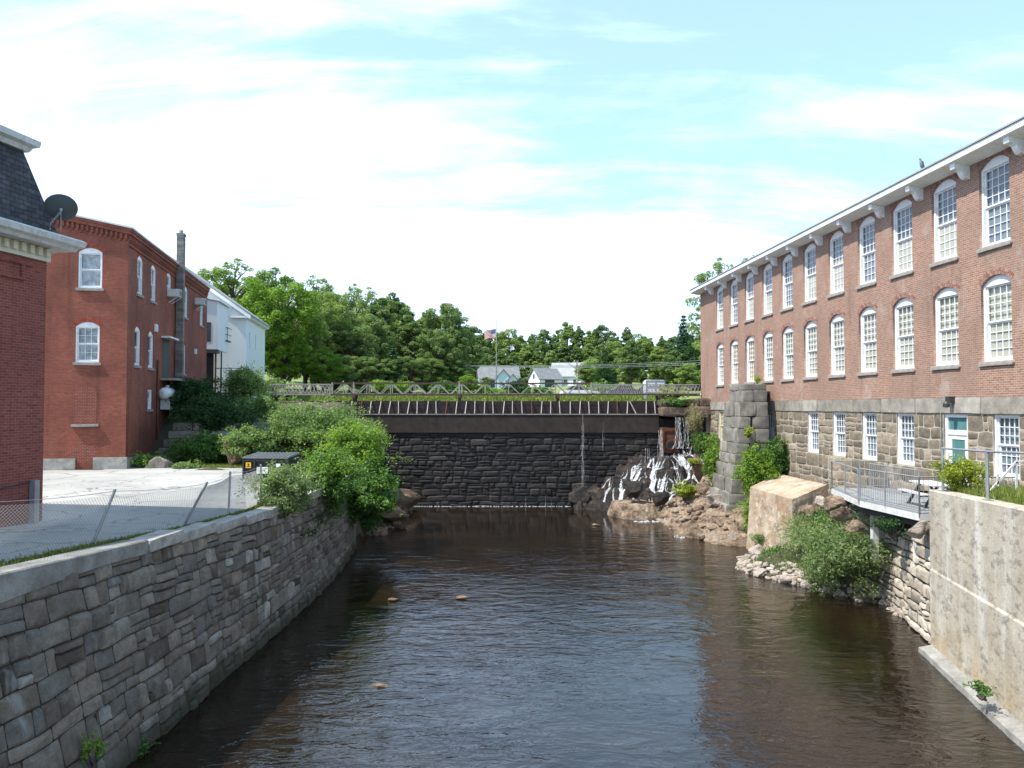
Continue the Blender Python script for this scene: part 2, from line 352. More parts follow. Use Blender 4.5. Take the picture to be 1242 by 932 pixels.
def mk_mansard():
    t = NT('slate_shingles')
    s = t.n('ShaderNodeSeparateXYZ'); t.l(t.obj(), s.inputs[0])
    u = t.mth('ADD', s.outputs[0], s.outputs[1]); cb = t.n('ShaderNodeCombineXYZ'); t.l(u, cb.inputs[0]); t.l(s.outputs[2], cb.inputs[1])
    b = t.n('ShaderNodeTexBrick'); b.inputs['Scale'].default_value = 1; b.inputs['Brick Width'].default_value = 0.28; b.inputs['Row Height'].default_value = 0.14; b.inputs['Mortar Size'].default_value = 0.008
    b.inputs['Color1'].default_value = (0.035, 0.035, 0.042, 1); b.inputs['Color2'].default_value = (0.075, 0.072, 0.08, 1); b.inputs['Mortar'].default_value = (0.012, 0.012, 0.014, 1)
    t.l(cb.outputs[0], b.inputs['Vector']); t.bump(b.outputs['Fac'], 0.6, -0.01)
    return t.fin(t.mix(1.0, b.outputs[0], t.rng(t.noise(3, 6, 0.7), 0.3, 0.7, 0.6, 1.5), 'MULTIPLY'), 0.85)
M_MANSARD = mk_mansard()
L_MID = leafmat('leaf_mid_green', (0.04, 0.095, 0.022), (0.08, 0.17, 0.035), (0.15, 0.26, 0.055))
L_DARK = leafmat('leaf_dark_green', (0.014, 0.040, 0.014), (0.030, 0.075, 0.022), (0.055, 0.12, 0.03))
L_BRIGHT = leafmat('leaf_bright_green', (0.075, 0.15, 0.02), (0.15, 0.26, 0.035), (0.27, 0.38, 0.06), 0.4)
L_ROSE = leafmat('leaf_rose_green', (0.07, 0.13, 0.04), (0.16, 0.25, 0.075), (0.30, 0.38, 0.15), 0.4)
L_GREY = leafmat('leaf_silver_green', (0.09, 0.145, 0.055), (0.18, 0.25, 0.10), (0.32, 0.38, 0.18), 0.4)
L_CONIFER = leafmat('leaf_conifer', (0.02, 0.055, 0.025), (0.04, 0.09, 0.035), (0.065, 0.13, 0.045), 0.2)
L_YELLOW = leafmat('leaf_yellow_green', (0.14, 0.19, 0.02), (0.27, 0.33, 0.04), (0.42, 0.45, 0.07))
L_DRY = leafmat('dry_stalks', (0.20, 0.18, 0.10), (0.32, 0.29, 0.17), (0.42, 0.38, 0.24))
L_GRASS = leafmat('grass_blade', (0.09, 0.14, 0.025), (0.18, 0.23, 0.05), (0.32, 0.32, 0.10))
L_TREE_A = leafmat('leaf_tree_pale', (0.13, 0.19, 0.055), (0.22, 0.30, 0.09), (0.33, 0.40, 0.14), 0.45)  # paler, yellower leaf green than the deep one
L_TREE_B = leafmat('leaf_tree_deep', (0.085, 0.135, 0.052), (0.155, 0.225, 0.08), (0.24, 0.31, 0.115), 0.45)

# ---------------------------------------------------------------- mesh building
class MB:
    def __init__(s): s.v = []; s.f = []; s.t = []; s.m = []; s.mi = 0; s.sm = False
    def add(s, vs, fs, tone=None):
        o = len(s.v); s.v += [tuple(p) for p in vs]; s.f += [tuple(o+i for i in f) for f in fs]
        s.t += [0.5 if tone is None else tone]*len(fs); s.m += [s.mi]*len(fs); return s
    def box(s, x0, x1, y0, y1, z0, z1, tone=None):
        v = [(x, y, z) for z in (z0, z1) for (x, y) in ((x0, y0), (x1, y0), (x1, y1), (x0, y1))]
        return s.add(v, [(3, 2, 1, 0), (4, 5, 6, 7), (0, 1, 5, 4), (1, 2, 6, 5), (2, 3, 7, 6), (3, 0, 4, 7)], tone)
    def prism(s, poly, axis, a, b, tone=None):
        """poly of 2D points, extruded from a to b along axis ('x','y','z')."""
        def mk(p, h):
            return (h, p[0], p[1]) if axis == 'x' else ((p[0], h, p[1]) if axis == 'y' else (p[0], p[1], h))
        n = len(poly); v = [mk(p, a) for p in poly]+[mk(p, b) for p in poly]
        return s.add(v, [tuple(range(n))[::-1], tuple(range(n, 2*n))]+[(i, (i+1) % n, n+(i+1) % n, n+i) for i in range(n)], tone)
    def bar(s, p, q, w, h=None, tone=None):
        p, q = Vector(p), Vector(q); d = (q-p).normalized(); up = Vector((0, 0, 1)) if abs(d.z) < 0.95 else Vector((0, 1, 0))
        a = d.cross(up).normalized()*(w/2); b = d.cross(a).normalized()*((h or w)/2)
        v = [p-a-b, p+a-b, p+a+b, p-a+b, q-a-b, q+a-b, q+a+b, q-a+b]
        return s.add(v, [(3, 2, 1, 0), (4, 5, 6, 7), (0, 1, 5, 4), (1, 2, 6, 5), (2, 3, 7, 6), (3, 0, 4, 7)], tone)
    def tube(s, pts, r, n=8, tone=None, caps=True):
        pts = [Vector(p) for p in pts]; rs = r if isinstance(r, (list, tuple)) else [r]*len(pts)
        v = []; f = []
        for i, p in enumerate(pts):
            d = (pts[min(i+1, len(pts)-1)]-pts[max(i-1, 0)]).normalized()
            up = Vector((0, 0, 1)) if abs(d.z) < 0.9 else Vector((1, 0, 0))
            a = d.cross(up).normalized(); b = d.cross(a)
            for k in range(n):
                t = 2*math.pi*k/n; v.append(p+(a*math.cos(t)+b*math.sin(t))*rs[i])
        for i in range(len(pts)-1):
            for k in range(n): f.append((i*n+k, i*n+(k+1) % n, (i+1)*n+(k+1) % n, (i+1)*n+k))
        if caps: f += [tuple(range(n))[::-1], tuple(range((len(pts)-1)*n, len(pts)*n))]
        return s.add(v, f, tone)
    def lathe(s, prof, n=16, c=(0, 0, 0)):
        v = [(c[0]+r*math.cos(2*math.pi*k/n), c[1]+r*math.sin(2*math.pi*k/n), c[2]+z) for r, z in prof for k in range(n)]
        f = [(i*n+k, i*n+(k+1) % n, (i+1)*n+(k+1) % n, (i+1)*n+k) for i in range(len(prof)-1) for k in range(n)]
        return s.add(v, f)
    def block(s, mat, sx, sy, sz, seed, tone=None, rough=0.05, cut=3, bev=0.15):
        """a stone block: cube grid, softened corners, noise; mat a Matrix."""
        n = cut; v = []; idx = {}; f = []
        def key(i, j, k):
            q = (i, j, k)
            if q not in idx:
                p = Vector((2*i/n-1, 2*j/n-1, 2*k/n-1)); m = sorted([abs(c) for c in p])
                p = p*(1-bev*0.33*(m[1]**6+m[0]**6*m[1]**2)*0.5)
                w = Vector((p.x*sx/2, p.y*sy/2, p.z*sz/2))
                nn = noise.noise_vector(w*1.6+Vector((seed*7.1, seed*3.3, seed)))
                w += Vector((nn.x, nn.y, nn.z))*rough*1.6
                idx[q] = len(v); v.append(mat @ w)
            return idx[q]
        for a in range(n):
            for b in range(n):
                f.append((key(a, b, 0), key(a, b+1, 0), key(a+1, b+1, 0), key(a+1, b, 0)))
                f.append((key(a, b, n), key(a+1, b, n), key(a+1, b+1, n), key(a, b+1, n)))
                f.append((key(a, 0, b), key(a+1, 0, b), key(a+1, 0, b+1), key(a, 0, b+1)))
                f.append((key(a, n, b), key(a, n, b+1), key(a+1, n, b+1), key(a+1, n, b)))
                f.append((key(0, a, b), key(0, a, b+1), key(0, a+1, b+1), key(0, a+1, b)))
                f.append((key(n, a, b), key(n, a+1, b), key(n, a+1, b+1), key(n, a, b+1)))
        return s.add(v, f, tone)
    def build(s, name, mats, parent=None, origin=None, smooth=None):
        if not isinstance(mats, (list, tuple)): mats = [mats]
        me = bpy.data.meshes.new(name)
        o = Vector(origin) if origin is not None else Vector((0, 0, 0))
        me.from_pydata([(p[0]-o.x, p[1]-o.y, p[2]-o.z) for p in s.v], [], s.f)
        for m in mats: me.materials.append(m)
        if len(mats) > 1: me.polygons.foreach_set('material_index', s.m)
        at = me.attributes.new('tone', 'FLOAT', 'FACE'); at.data.foreach_set('value', s.t)
        if smooth or (smooth is None and s.sm): me.polygons.foreach_set('use_smooth', [True]*len(me.polygons))
        ob = bpy.data.objects.new(name, me); COL.objects.link(ob)
        ob.location = o
        if parent: ob.parent = parent
        return ob

def tag(o, label, cat, group=None, kind=None):
    if label: o['label'] = label
    if cat: o['category'] = cat
    if group: o['group'] = group
    if kind: o['kind'] = kind
    return o
def struct(o): o['kind'] = 'structure'; return o
def thing(name, label, cat, loc=(0, 0, 0), rz=0.0, group=None):
    o = bpy.data.objects.new(name, None); COL.objects.link(o); o.location = loc; o.rotation_euler = (0, 0, rz); o.empty_display_size = 0.3
    return tag(o, label, cat, group)
def copy_tree(o, parent=None):
    c = o.copy(); COL.objects.link(c)
    if parent: c.parent = parent
    for ch in [q for q in o.children]: copy_tree(ch, c)
    return c

def wall(name, outer, holes, thick, mat, parent, side=False, arr=None):
    cu = bpy.data.curves.new(name, 'CURVE'); cu.dimensions = '2D'; cu.fill_mode = 'BOTH'; cu.extrude = thick/2
    for loop in [outer]+holes:
        sp = cu.splines.new('POLY'); sp.points.add(len(loop)-1)
        for p, q in zip(sp.points, loop): p.co = (q[0], q[1], 0, 1)
        sp.use_cyclic_u = True
    tmp = bpy.data.objects.new('tmp', cu); COL.objects.link(tmp)
    bpy.context.view_layer.update()
    me = bpy.data.meshes.new_from_object(tmp)
    bpy.data.objects.remove(tmp); bpy.data.curves.remove(cu)
    n = len(me.vertices); co = np.empty(n*3, 'f'); me.vertices.foreach_get('co', co); co = co.reshape(-1, 3)
    x, z, y = co[:, 0].copy(), co[:, 1].copy(), co[:, 2]+thick/2
    new = np.stack([-y, x, z], 1) if side else np.stack([x, y, z], 1)
    me.vertices.foreach_set('co', new.ravel().astype('f')); me.update()
    bm = bmesh.new(); bm.from_mesh(me); bmesh.ops.recalc_face_normals(bm, faces=bm.faces); bm.to_mesh(me); bm.free()
    me.name = name; me.materials.clear(); me.materials.append(mat)
    ob = bpy.data.objects.new(name, me); COL.objects.link(ob); ob.parent = parent
    return ob

def arch_pts(w, h, rise, n=10):
    """top arc of an opening w wide whose crown is at h, from right to left"""
    if rise < 1e-3: return [(w/2, h), (-w/2, h)]
    r = (w*w/4+rise*rise)/(2*rise); a = math.asin(min(1, w/2/r)); c = h-r
    return [(r*math.sin(a-2*a*i/n), c+r*math.cos(a-2*a*i/n)) for i in range(n+1)]
def opening(cx, z0, w, h, rise): return [(cx-w/2, z0), (cx+w/2, z0)]+[(cx+x, z0+z) for x, z in arch_pts(w, h, rise)]

def make_window(parent, w, h, rise, cols, rows, frame_mat, blind_mat, glass=True, jamb=0.09, deep=0.12, sill_mat=None, arch_mat=None, blind_h=None,
                sash_in=0.05, mun=0.021, sillw=0.14, head=0.10):
    """origin at the bottom centre of the opening on the wall face, facing -y"""
    b = MB(); y0 = deep; hr = h-rise-head*(1 if rise > 0 else 0.8)
    b.box(-w/2+.002, -w/2+jamb, y0-0.03, y0+0.14, 0.002, h-rise); b.box(w/2-jamb, w/2-.002, y0-0.03, y0+0.14, 0.002, h-rise)
    b.box(-w/2+jamb, w/2-jamb, y0-0.028, y0+0.138, 0.002, 0.09)
    arc = [(x*0.996, z-0.004) for x, z in arch_pts(w, h, rise)]
    if rise > 0: arc = [p for p in arc]
    b.prism([(-w/2+.003, hr), (w/2-.003, hr)]+arc, 'y', y0-0.026, y0+0.136)
    xi, zi0, zi1 = w/2-jamb, 0.09, hr; zm = (zi0+zi1)/2
    st = 0.05
    for (za, zb, y) in ((zm, zi1, y0+0.03), (zi0, zm, y0+0.03+sash_in)):
        b.box(-xi, -xi+st, y, y+0.04, za, zb); b.box(xi-st, xi, y, y+0.04, za, zb)
        b.box(-xi+st, xi-st, y+.001, y+0.039, zb-st, zb); b.box(-xi+st, xi-st, y+.001, y+0.039, za, za+st)
        for i in range(1, cols):
            x = -xi+st+(2*xi-2*st)*i/cols; b.box(x-mun/2, x+mun/2, y+.004, y+0.034, za+st, zb-st)
        for j in range(1, rows):
            z = za+st+(zb-za-2*st)*j/rows; b.box(-xi+st, xi-st, y+.006, y+0.032, z-mun/2, z+mun/2)
    o = b.build('window', frame_mat, parent)
    if glass:
        g = MB(); ya, yb = y0+0.054, y0+0.054+sash_in; g.add([(-xi, ya, zm+.01), (xi, ya, zm+.01), (xi, ya, zi1), (-xi, ya, zi1)], [(0, 1, 2, 3)]); g.add([(-xi, yb, zi0), (xi, yb, zi0), (xi, yb, zm+.005), (-xi, yb, zm+.005)], [(0, 1, 2, 3)]); g.build('glass', M_GLASS, o)
    q = MB(); q.box(-w/2+.01, w/2-.01, y0+0.075+sash_in, y0+0.085+sash_in, 0.01, h-rise*.5); q.build('blind', blind_mat, o)
    if sill_mat:
        s = MB(); s.block(Matrix.Translation((0, 0.04, -sillw/2-.003)), w+0.22, 0.24, sillw, w*7, rough=0.01, cut=3); s.build('sill', sill_mat, o)
    if arch_mat and rise > 0:
        a = MB(); rng = random.Random(3)
        r = (w*w/4+rise*rise)/(2*rise); ang = math.asin(w/2/r); c = h-r; n = int(2*ang*r/0.075)
        for ring in range(2):
            ra, rb = r+0.004+ring*0.112, r+0.108+ring*0.112
            for i in range(n):
                t0, t1 = -ang+2*ang*(i+.06)/n, -ang+2*ang*(i+.94)/n
                a.prism([(ra*math.sin(t), c+ra*math.cos(t)) for t in (t1, t0)]+[(rb*math.sin(t), c+rb*math.cos(t)) for t in (t0, t1)], 'y', -0.006-0.002*ring, 0.05, rng.random())
        a.build('brick_arch', arch_mat, o)
    return o
M_ARCHBRICK = stone('arch_brick', [(0, (0.20, 0.10, 0.075)), (0.6, (0.28, 0.15, 0.11)), (1, (0.36, 0.22, 0.17))], 4, bump=0.2)
M_ARCHRED = stone('arch_brick_red', [(0, (0.24, 0.05, 0.03)), (1, (0.34, 0.08, 0.045))], 4, bump=0.2)

# ---------------------------------------------------------------- stonework
def stone_rects(W, H, rng, hs, ws, split=0.25):
    out = []; z = 0.0
    while z < H-1e-6:
        h = rng.uniform(*hs)
        if H-z-h < hs[0]*0.7: h = H-z
        x = -rng.uniform(0, ws[0])
        while x < W:
            w = rng.uniform(*ws)*(1 if rng.random() > .3 else .6)
            if W-x-w < ws[0]*0.5: w = W-x
            a, b = max(0, x), min(W, x+w)
            if b-a > 0.03:
                if rng.random() < split and h > hs[0]*1.1:
                    k = z+h*rng.uniform(.35, .65); out += [(a, z, b, k), (a, k, b, z+h)]
                elif rng.random() < split*0.5 and b-a > ws[0]*1.6:
                    k = a+(b-a)*rng.uniform(.4, .6); kk = z+h*rng.uniform(.4, .6); out += [(a, z, k, z+h), (k, z, b, kk), (k, kk, b, z+h)]
                else: out.append((a, z, b, z+h))
            x += w
        z += h
    return out
def stones(mb, rects, f, rng, gap=0.02, bulge=0.05, warp=0.08, n=5, wf=0.9, tone=None, jit=0.04, W=None, H=None, edge=-.05, rnd=.06):
    """f(u, v, d) -> point; each rect becomes one rounded, rough stone"""
    sd = rng.random()*50
    for (x0, y0, x1, y1) in rects:
        w, h = x1-x0, y1-y0; dd = rng.uniform(-jit, jit); tn = rng.random() if tone is None else tone(rng); vs = []
        ta, tb = rng.uniform(-.6, .6)*bulge, rng.uniform(-.6, .6)*bulge
        for j in range(n+1):
            for i in range(n+1):
                s, t = 2*i/n-1, 2*j/n-1
                ed = max(abs(s), abs(t))
                k = 1-rnd*(abs(s)*abs(t))**3
                u = (x0+x1)/2+s*k*(w/2-gap/2); v = (y0+y1)/2+t*k*(h/2-gap/2)
                nv = noise.noise_vector(Vector((u*wf+sd, v*wf, 3.1)))
                ew = 1.0
                if W is not None: ew = min(1, max(0, min(u, W-u)/0.3))*min(1, max(0, min(v, (H or 1e9)-v)/0.3))
                uu, vv = u+nv.x*warp*ew, v+nv.y*warp*ew
                d = edge if ed > .99 else bulge*(1-ed**3)+dd+s*ta+t*tb+noise.noise(Vector((u*4, v*4, sd)))*bulge*0.7+noise.noise(Vector((u*11, v*11, sd)))*bulge*0.35
                if 0.5 < ed < .99: d -= bulge*0.15
                vs.append(f(uu, vv, d))
        m = n+1
        mb.add(vs, [(j*m+i, j*m+i+1, (j+1)*m+i+1, (j+1)*m+i) for j in range(n) for i in range(n)], tn)
    return mb
def sheet(mb, us, vs, f, d=0.0):
    pts = [f(u, v, d) for v in vs for u in us]; m = len(us)
    return mb.add(pts, [(j*m+i, j*m+i+1, (j+1)*m+i+1, (j+1)*m+i) for j in range(len(vs)-1) for i in range(m-1)])
def hfield(xs, ys, h, mb=None):
    mb = mb or MB(); m = len(xs)
    return mb.add([(x, y, h(x, y)) for y in ys for x in xs], [(j*m+i, j*m+i+1, (j+1)*m+i+1, (j+1)*m+i) for j in range(len(ys)-1) for i in range(m-1)])
def lin(a, b, n): return [a+(b-a)*i/n for i in range(n+1)]

def rock(name, label, c, size, seed, mat, cat='boulder', group=None, sub=4, cuts=16, rz=0.0, rough=0.13):
    rng = random.Random(seed); bm = bmesh.new(); bmesh.ops.create_icosphere(bm, subdivisions=sub, radius=1.0)
    pl = [(Vector((rng.gauss(0, 1), rng.gauss(0, 1), rng.gauss(0, .8))).normalized(), rng.uniform(.45, .80)) for _ in range(cuts)]
    for v in bm.verts:
        p = v.co.copy()
        for nn, d in pl:
            e = p.dot(nn)-d
            if e > 0: p -= nn*e*0.97
        p *= 1+rough*fb(p.x*1.7+seed, p.y*1.7, p.z*1.7, 5)+rough*.5*abs(fb(p.x*4, p.y*4+seed, p.z*6, 4))
        v.co = Vector((p.x*size[0], p.y*size[1], p.z*size[2]))
    me = bpy.data.meshes.new(name); bm.to_mesh(me); bm.free(); me.materials.append(mat)
    me.polygons.foreach_set('use_smooth', [sub > 3]*len(me.polygons))
    o = bpy.data.objects.new(name, me); COL.objects.link(o); o.location = c; o.rotation_euler = (rng.uniform(-.1, .1), rng.uniform(-.1, .1), rz)
    return tag(o, label, cat, group)

# ---------------------------------------------------------------- foliage
def leaf_mesh(name, C, A, size, tone, mat, parent=None, seed=0, width=0.5, origin=None):
    rs = np.random.RandomState(seed); n = len(C)
    if isinstance(A, tuple):          # (facing directions,): leaves lie roughly in the surface of their clump
        F = A[0]; F = F/np.maximum(np.linalg.norm(F, axis=1, keepdims=True), 1e-6); A = np.cross(F, rs.normal(size=(n, 3)))
        A /= np.maximum(np.linalg.norm(A, axis=1, keepdims=True), 1e-6); Bf = np.cross(F, A)
    else: Bf = None
    A = A/np.maximum(np.linalg.norm(A, axis=1, keepdims=True), 1e-6)
    Rn = rs.normal(size=(n, 3)); B = np.cross(A, Rn) if Bf is None else Bf; B = B/ np.maximum(np.linalg.norm(B, axis=1, keepdims=True), 1e-6)
    Nn = np.cross(A, B); s = (size*rs.uniform(.6, 1.35, n))[:, None]
    V = np.stack([C-A*s*.5, C+B*s*width*.5+Nn*s*.08, C+A*s*.5, C-B*s*width*.5+Nn*s*.08], 1).reshape(-1, 3)
    if origin is not None: V = V-np.array(origin)
    me = bpy.data.meshes.new(name); me.vertices.add(n*4); me.vertices.foreach_set('co', V.astype('f').ravel())
    me.loops.add(n*4); me.loops.foreach_set('vertex_index', np.arange(n*4, dtype='i'))
    me.polygons.add(n); me.polygons.foreach_set('loop_start', np.arange(0, n*4, 4, dtype='i'))
    try: me.polygons.foreach_set('loop_total', np.full(n, 4, dtype='i'))
    except Exception: pass
    me.update(calc_edges=True)
    at = me.attributes.new('tone', 'FLOAT', 'FACE'); at.data.foreach_set('value', np.clip(tone, 0, 1).astype('f'))
    me.materials.append(mat)
    o = bpy.data.objects.new(name, me); COL.objects.link(o)
    if origin is not None: o.location = origin
    if parent: o.parent = parent
    return o
def clump_leaves(cl, n, rs, up=0.35):
    """cl: (k,7) centre, radii, tone -> leaf centres, axes, tones"""
    cl = np.array(cl, float); area = (cl[:, 3]*cl[:, 5]); w = area/area.sum(); k = rs.choice(len(cl), n, p=w)
    D = rs.normal(size=(n, 3)); D[:, 2] += up; D /= np.linalg.norm(D, axis=1, keepdims=True)
    r = 0.45+0.6*rs.uniform(0, 1, n)**0.6
    C = cl[k, :3]+D*cl[k, 3:6]*r[:, None]
    A = D*0.75+rs.normal(size=(n, 3))*0.55; A[:, 2] += 0.35
    T = cl[k, 6]+rs.normal(0, .16, n)
    return C, A, T
def spray_leaves(starts, dirs, lens, per, rs, droop=0.35, spread=0.10):
    C = []; A = []; T = []; stems = []
    for p, d, l in zip(starts, dirs, lens):
        p = np.array(p, float); d = np.array(d, float); d /= np.linalg.norm(d); path = []
        tn = rs.uniform(.4, .9)
        for i in range(per):
            t = i/per*l; q = p+d*t+np.array([0, 0, -droop*t*t/l]); path.append(q)
            C.append(q+rs.normal(0, spread, 3)); A.append(np.array([0, 0, .8])+rs.normal(size=3)*.6); T.append(tn+rs.normal(0, .12))
        stems.append(path[::max(1, per//4)])
    return np.array(C), np.array(A), np.array(T), stems
def bush(name, label, c, rad, n, size, mat, seed, k=26, sprays=30, slen=0.5, cat='bush', group=None, width=0.5, base=None, up=0.35, cr=0.34, part='foliage', stems=True):
    rs = np.random.RandomState(seed); c = np.array(c, float); rad = np.array(rad, float)
    o = thing(name, label, cat, tuple(c if base is None else base), 0, group)
    org = np.array(o.location)
    D = rs.normal(size=(k, 3)); D[:, 2] += .25; D /= np.linalg.norm(D, axis=1, keepdims=True)
    rr = rs.uniform(.35, .95, (k, 1)); cc = c+D*rad*rr*(1-cr*.5); cs = rs.uniform(.7, 1.3, k)*cr
    cl = np.stack([cc[:, 0], cc[:, 1], cc[:, 2], rad[0]*cs, rad[1]*cs, rad[2]*cs*.85, rs.uniform(.25, .75, k)], 1)
    C, A, T = clump_leaves(cl, n, rs, up)
    if sprays:
        D = rs.normal(size=(sprays, 3)); D[:, 2] = np.abs(D[:, 2])*.8; D /= np.linalg.norm(D, axis=1, keepdims=True)
        st = c+D*rad*.85; dr = D+rs.normal(0, .35, (sprays, 3)); dr[:, 2] += .3
        C2, A2, T2, stm = spray_leaves(st, dr, slen*rs.uniform(.5, 1.4, sprays), max(8, int(n/sprays*.12)), rs, .5, slen*.12)
        C = np.vstack([C, C2]); A = np.vstack([A, A2]); T = np.concatenate([T, T2])
    leaf_mesh(part, C-org, (A,), size, T, mat, o, seed, width)
    if stems:
        b = MB()
        foot = np.array([c[0], c[1], c[2]-rad[2]*.95])
        for i in range(min(9, k)):
            e = cc[i]; m_ = (foot+e)/2+rs.normal(0, .08, 3)*rad; b.tube([foot+rs.normal(0, .04, 3)-org, m_-org, e-org], [.035, .022, .01], 5)
        if sprays:
            for pth in stm[:40]:
                if len(pth) > 1: b.tube([q-org for q in pth], .006, 3)
        b.build('stem', M_BARK, o)
    return o

def tree_proto(kind, H, R_, nleaf, size, mat, seed, base_frac=0.18, group=None, trunkmat=None, cr=0.17, k=110, lean=0.0, dens_low=True):
    rs = np.random.RandomState(seed); o = thing({'conifer': 'conifer_tree', 'tall': 'poplar_tree', 'round': 'broadleaf_tree'}[kind], None, None)
    cl = []; b = MB(); trunkmat = trunkmat or M_BARK
    if kind == 'conifer':
        lv = int(H/0.85)
        for i in range(lv):
            t = i/lv; z = H*(base_frac+(1-base_frac)*t); r = R_*(1-t)**.85*rs.uniform(.75, 1.1)+.15; nb = max(4, int(9*(1-t)+3)); a0 = rs.uniform(0, 6)
            for j in range(nb):
                a = a0+2*math.pi*j/nb+rs.uniform(-.2, .2); rr = r*rs.uniform(.6, 1.05)
                for q in (.4, .75, 1.0):
                    cl.append([math.cos(a)*rr*q, math.sin(a)*rr*q, z-.22*rr*q, .30*rr+.28, .30*rr+.28, .16*rr+.2, rs.uniform(.2, .8)])
        b.tube([(0, 0, -1), (0, 0, H*.5), (0, 0, H*.97)], [H*.018, H*.012, .03], 7)
    else:
        zc = H*(base_frac+1)/2; hz = H*(1-base_frac)/2; tips = []
        for i in range(k):
            d = rs.normal(size=3); d /= np.linalg.norm(d); q = rs.uniform(.25, 1)**.5
            t = d[2]*q
            taper = 1.0 if kind == 'round' else (1.05-.45*max(0, t))
            p = np.array([d[0]*q*R_*taper*.82, d[1]*q*R_*taper*.82, zc+t*hz*.90])
            s = cr*rs.uniform(.6, 1.35)*R_
            if kind == 'tall': s *= 1.15
            cl.append([p[0], p[1], p[2], s, s, s*.8, rs.uniform(.15, .85)]); tips.append(p)
            if rs.rand() < .6:          # small clumps break the outline
                e = p*np.array([1.16, 1.16, 1])+np.array([0, 0, s*rs.uniform(-.3, .45)]); ss = s*rs.uniform(.3, .5); cl.append([e[0], e[1], e[2], ss, ss, ss, rs.uniform(.3, .95)])
        b.tube([(0, 0, -1), (rs.uniform(-.2, .2), rs.uniform(-.2, .2), H*.3), (rs.uniform(-.4, .4)*R_*.2, 0, H*.58), (0, 0, H*.8)], [H*.02, H*.015, H*.009, .03], 8)
        for p in tips[::2]:
            z0 = max(H*base_frac*.8, p[2]-R_*rs.uniform(.6, 1.1)); b.tube([(0, 0, z0), (p[0]*.5, p[1]*.5, (z0+p[2])/2+.3), tuple(p)], [H*.006, H*.004, .015], 5)
    b.build('trunk', trunkmat, o)
    C, A, T = clump_leaves(cl, nleaf, rs, .25)
    leaf_mesh('crown', C, (A,), size, T, mat, o, seed, .62)
    o['H'] = H
    return o
def grass(name, label, pts, hgt, mat, seed, n, cat='grass', w=0.03, kind='stuff'):
    """pts: function rs -> (x, y, z) of a blade foot"""
    rs = np.random.RandomState(seed); F = np.array([pts(rs) for _ in range(n)], float)
    A = rs.normal(0, .35, (n, 3)); A[:, 2] = 1; H = hgt*rs.uniform(.5, 1.3, n)
    A /= np.linalg.norm(A, axis=1, keepdims=True); C = F+A*(H/2)[:, None]
    o = leaf_mesh(name, C, A, 1.0, rs.uniform(0, 1, n), mat, None, seed, w/hgt, origin=tuple(F.mean(0)))
    # replace unit sizes by the drawn heights
    me = o.data; co = np.empty(n*12, 'f'); me.vertices.foreach_get('co', co); co = co.reshape(n, 4, 3); m = co.mean(1, keepdims=True)
    co = m+(co-m)*H[:, None, None]; me.vertices.foreach_set('co', co.ravel()); me.update()
    return tag(o, label, cat, kind=kind)

# ================================================================ THE SETTING
def terr(x, y):
    if y < 54.9: z = -8.6 if -24 < x < 17 else -3.6
    else: z = itp(y, [54.9, 55.4, 62, 66, 72, 90, 120, 200, 260, 400, 1600], [-8.6, -1.6, -1.4, -.1, .62, 1.25, 1.9, 4.5, 8, 18, 60])
    if y > 70: z += fb(x*.02, y*.02)*min(4, (y-70)*.02)
    if y > 62 and x < -10: z += sm((y-62)/20)*sm((-10-x)/30)*1.0
    return z
xs = [-1500, -900, -500, -300]+lin(-200, -30, 22)+[-24.2, -24]+lin(-20, 16, 18)+[17, 17.2]+lin(25, 200, 22)+[300, 500, 900, 1500]
ys = [-120, -40, 0, 20, 40, 54.8, 55.4]+lin(58, 120, 34)+lin(126, 300, 30)+[350, 420, 600, 900, 1600]
g = hfield(xs, ys, terr).build('ground', M_TERRAIN, smooth=True); struct(g)
w = MB(); w.add([(-10, -40, WATER), (20, -40, WATER), (20, 54.5, WATER), (-10, 54.5, WATER)], [(0, 1, 2, 3)]); struct(w.build('river_water', M_WATER))
w = MB(); w.add([(-24, 54.9, .12), (17, 54.9, .12), (17, 68, .12), (-24, 68, .12)], [(0, 1, 2, 3)]); struct(w.build('pond_water', M_WATER))

# ---- parking lot
def lotz(y): return itp(y, [0, 12.5, 16.6, 19.4, 23.5, 37, 60], [-2.5, -2.78, -2.98, -3.12, -3.2, -3.08, -2.9])
WT_Y = [-10, 8, 12.5, 16.6, 19.4, 23.5, 30, 37.4]; WT_X = [-11.5, -8.9, -8.35, -8.02, -7.85, -7.5, -7.45, -7.75]
WB_Y = [-10, 8, 16, 20, 24, 28.8, 33, 37.4]; WB_X = [-8, -7.5, -7.36, -7.3, -7.2, -7.1, -7.25, -7.6]
WZ_Y = [-10, 8, 12.5, 16.6, 19.4, 23.5, 38]; WZ = [-2.2, -2.55, -2.71, -2.9, -3.05, -3.2, -3.22]
def wtx(y): return itp(y, WT_Y, WT_X)
def wbx(y): return itp(y, WB_Y, WB_X)
def wtz(y): return itp(y, WZ_Y, WZ)
ys = lin(-12, 41.5, 70)
b = MB(); us = lin(0, 1, 40)
sheet(b, us, ys, lambda u, y, d: (wtx(y)-.42+(-75-wtx(y))*u, y, lotz(y)+.02*fb(u*20, y*.3)))
struct(b.build('parking_lot', M_LOT, smooth=True))

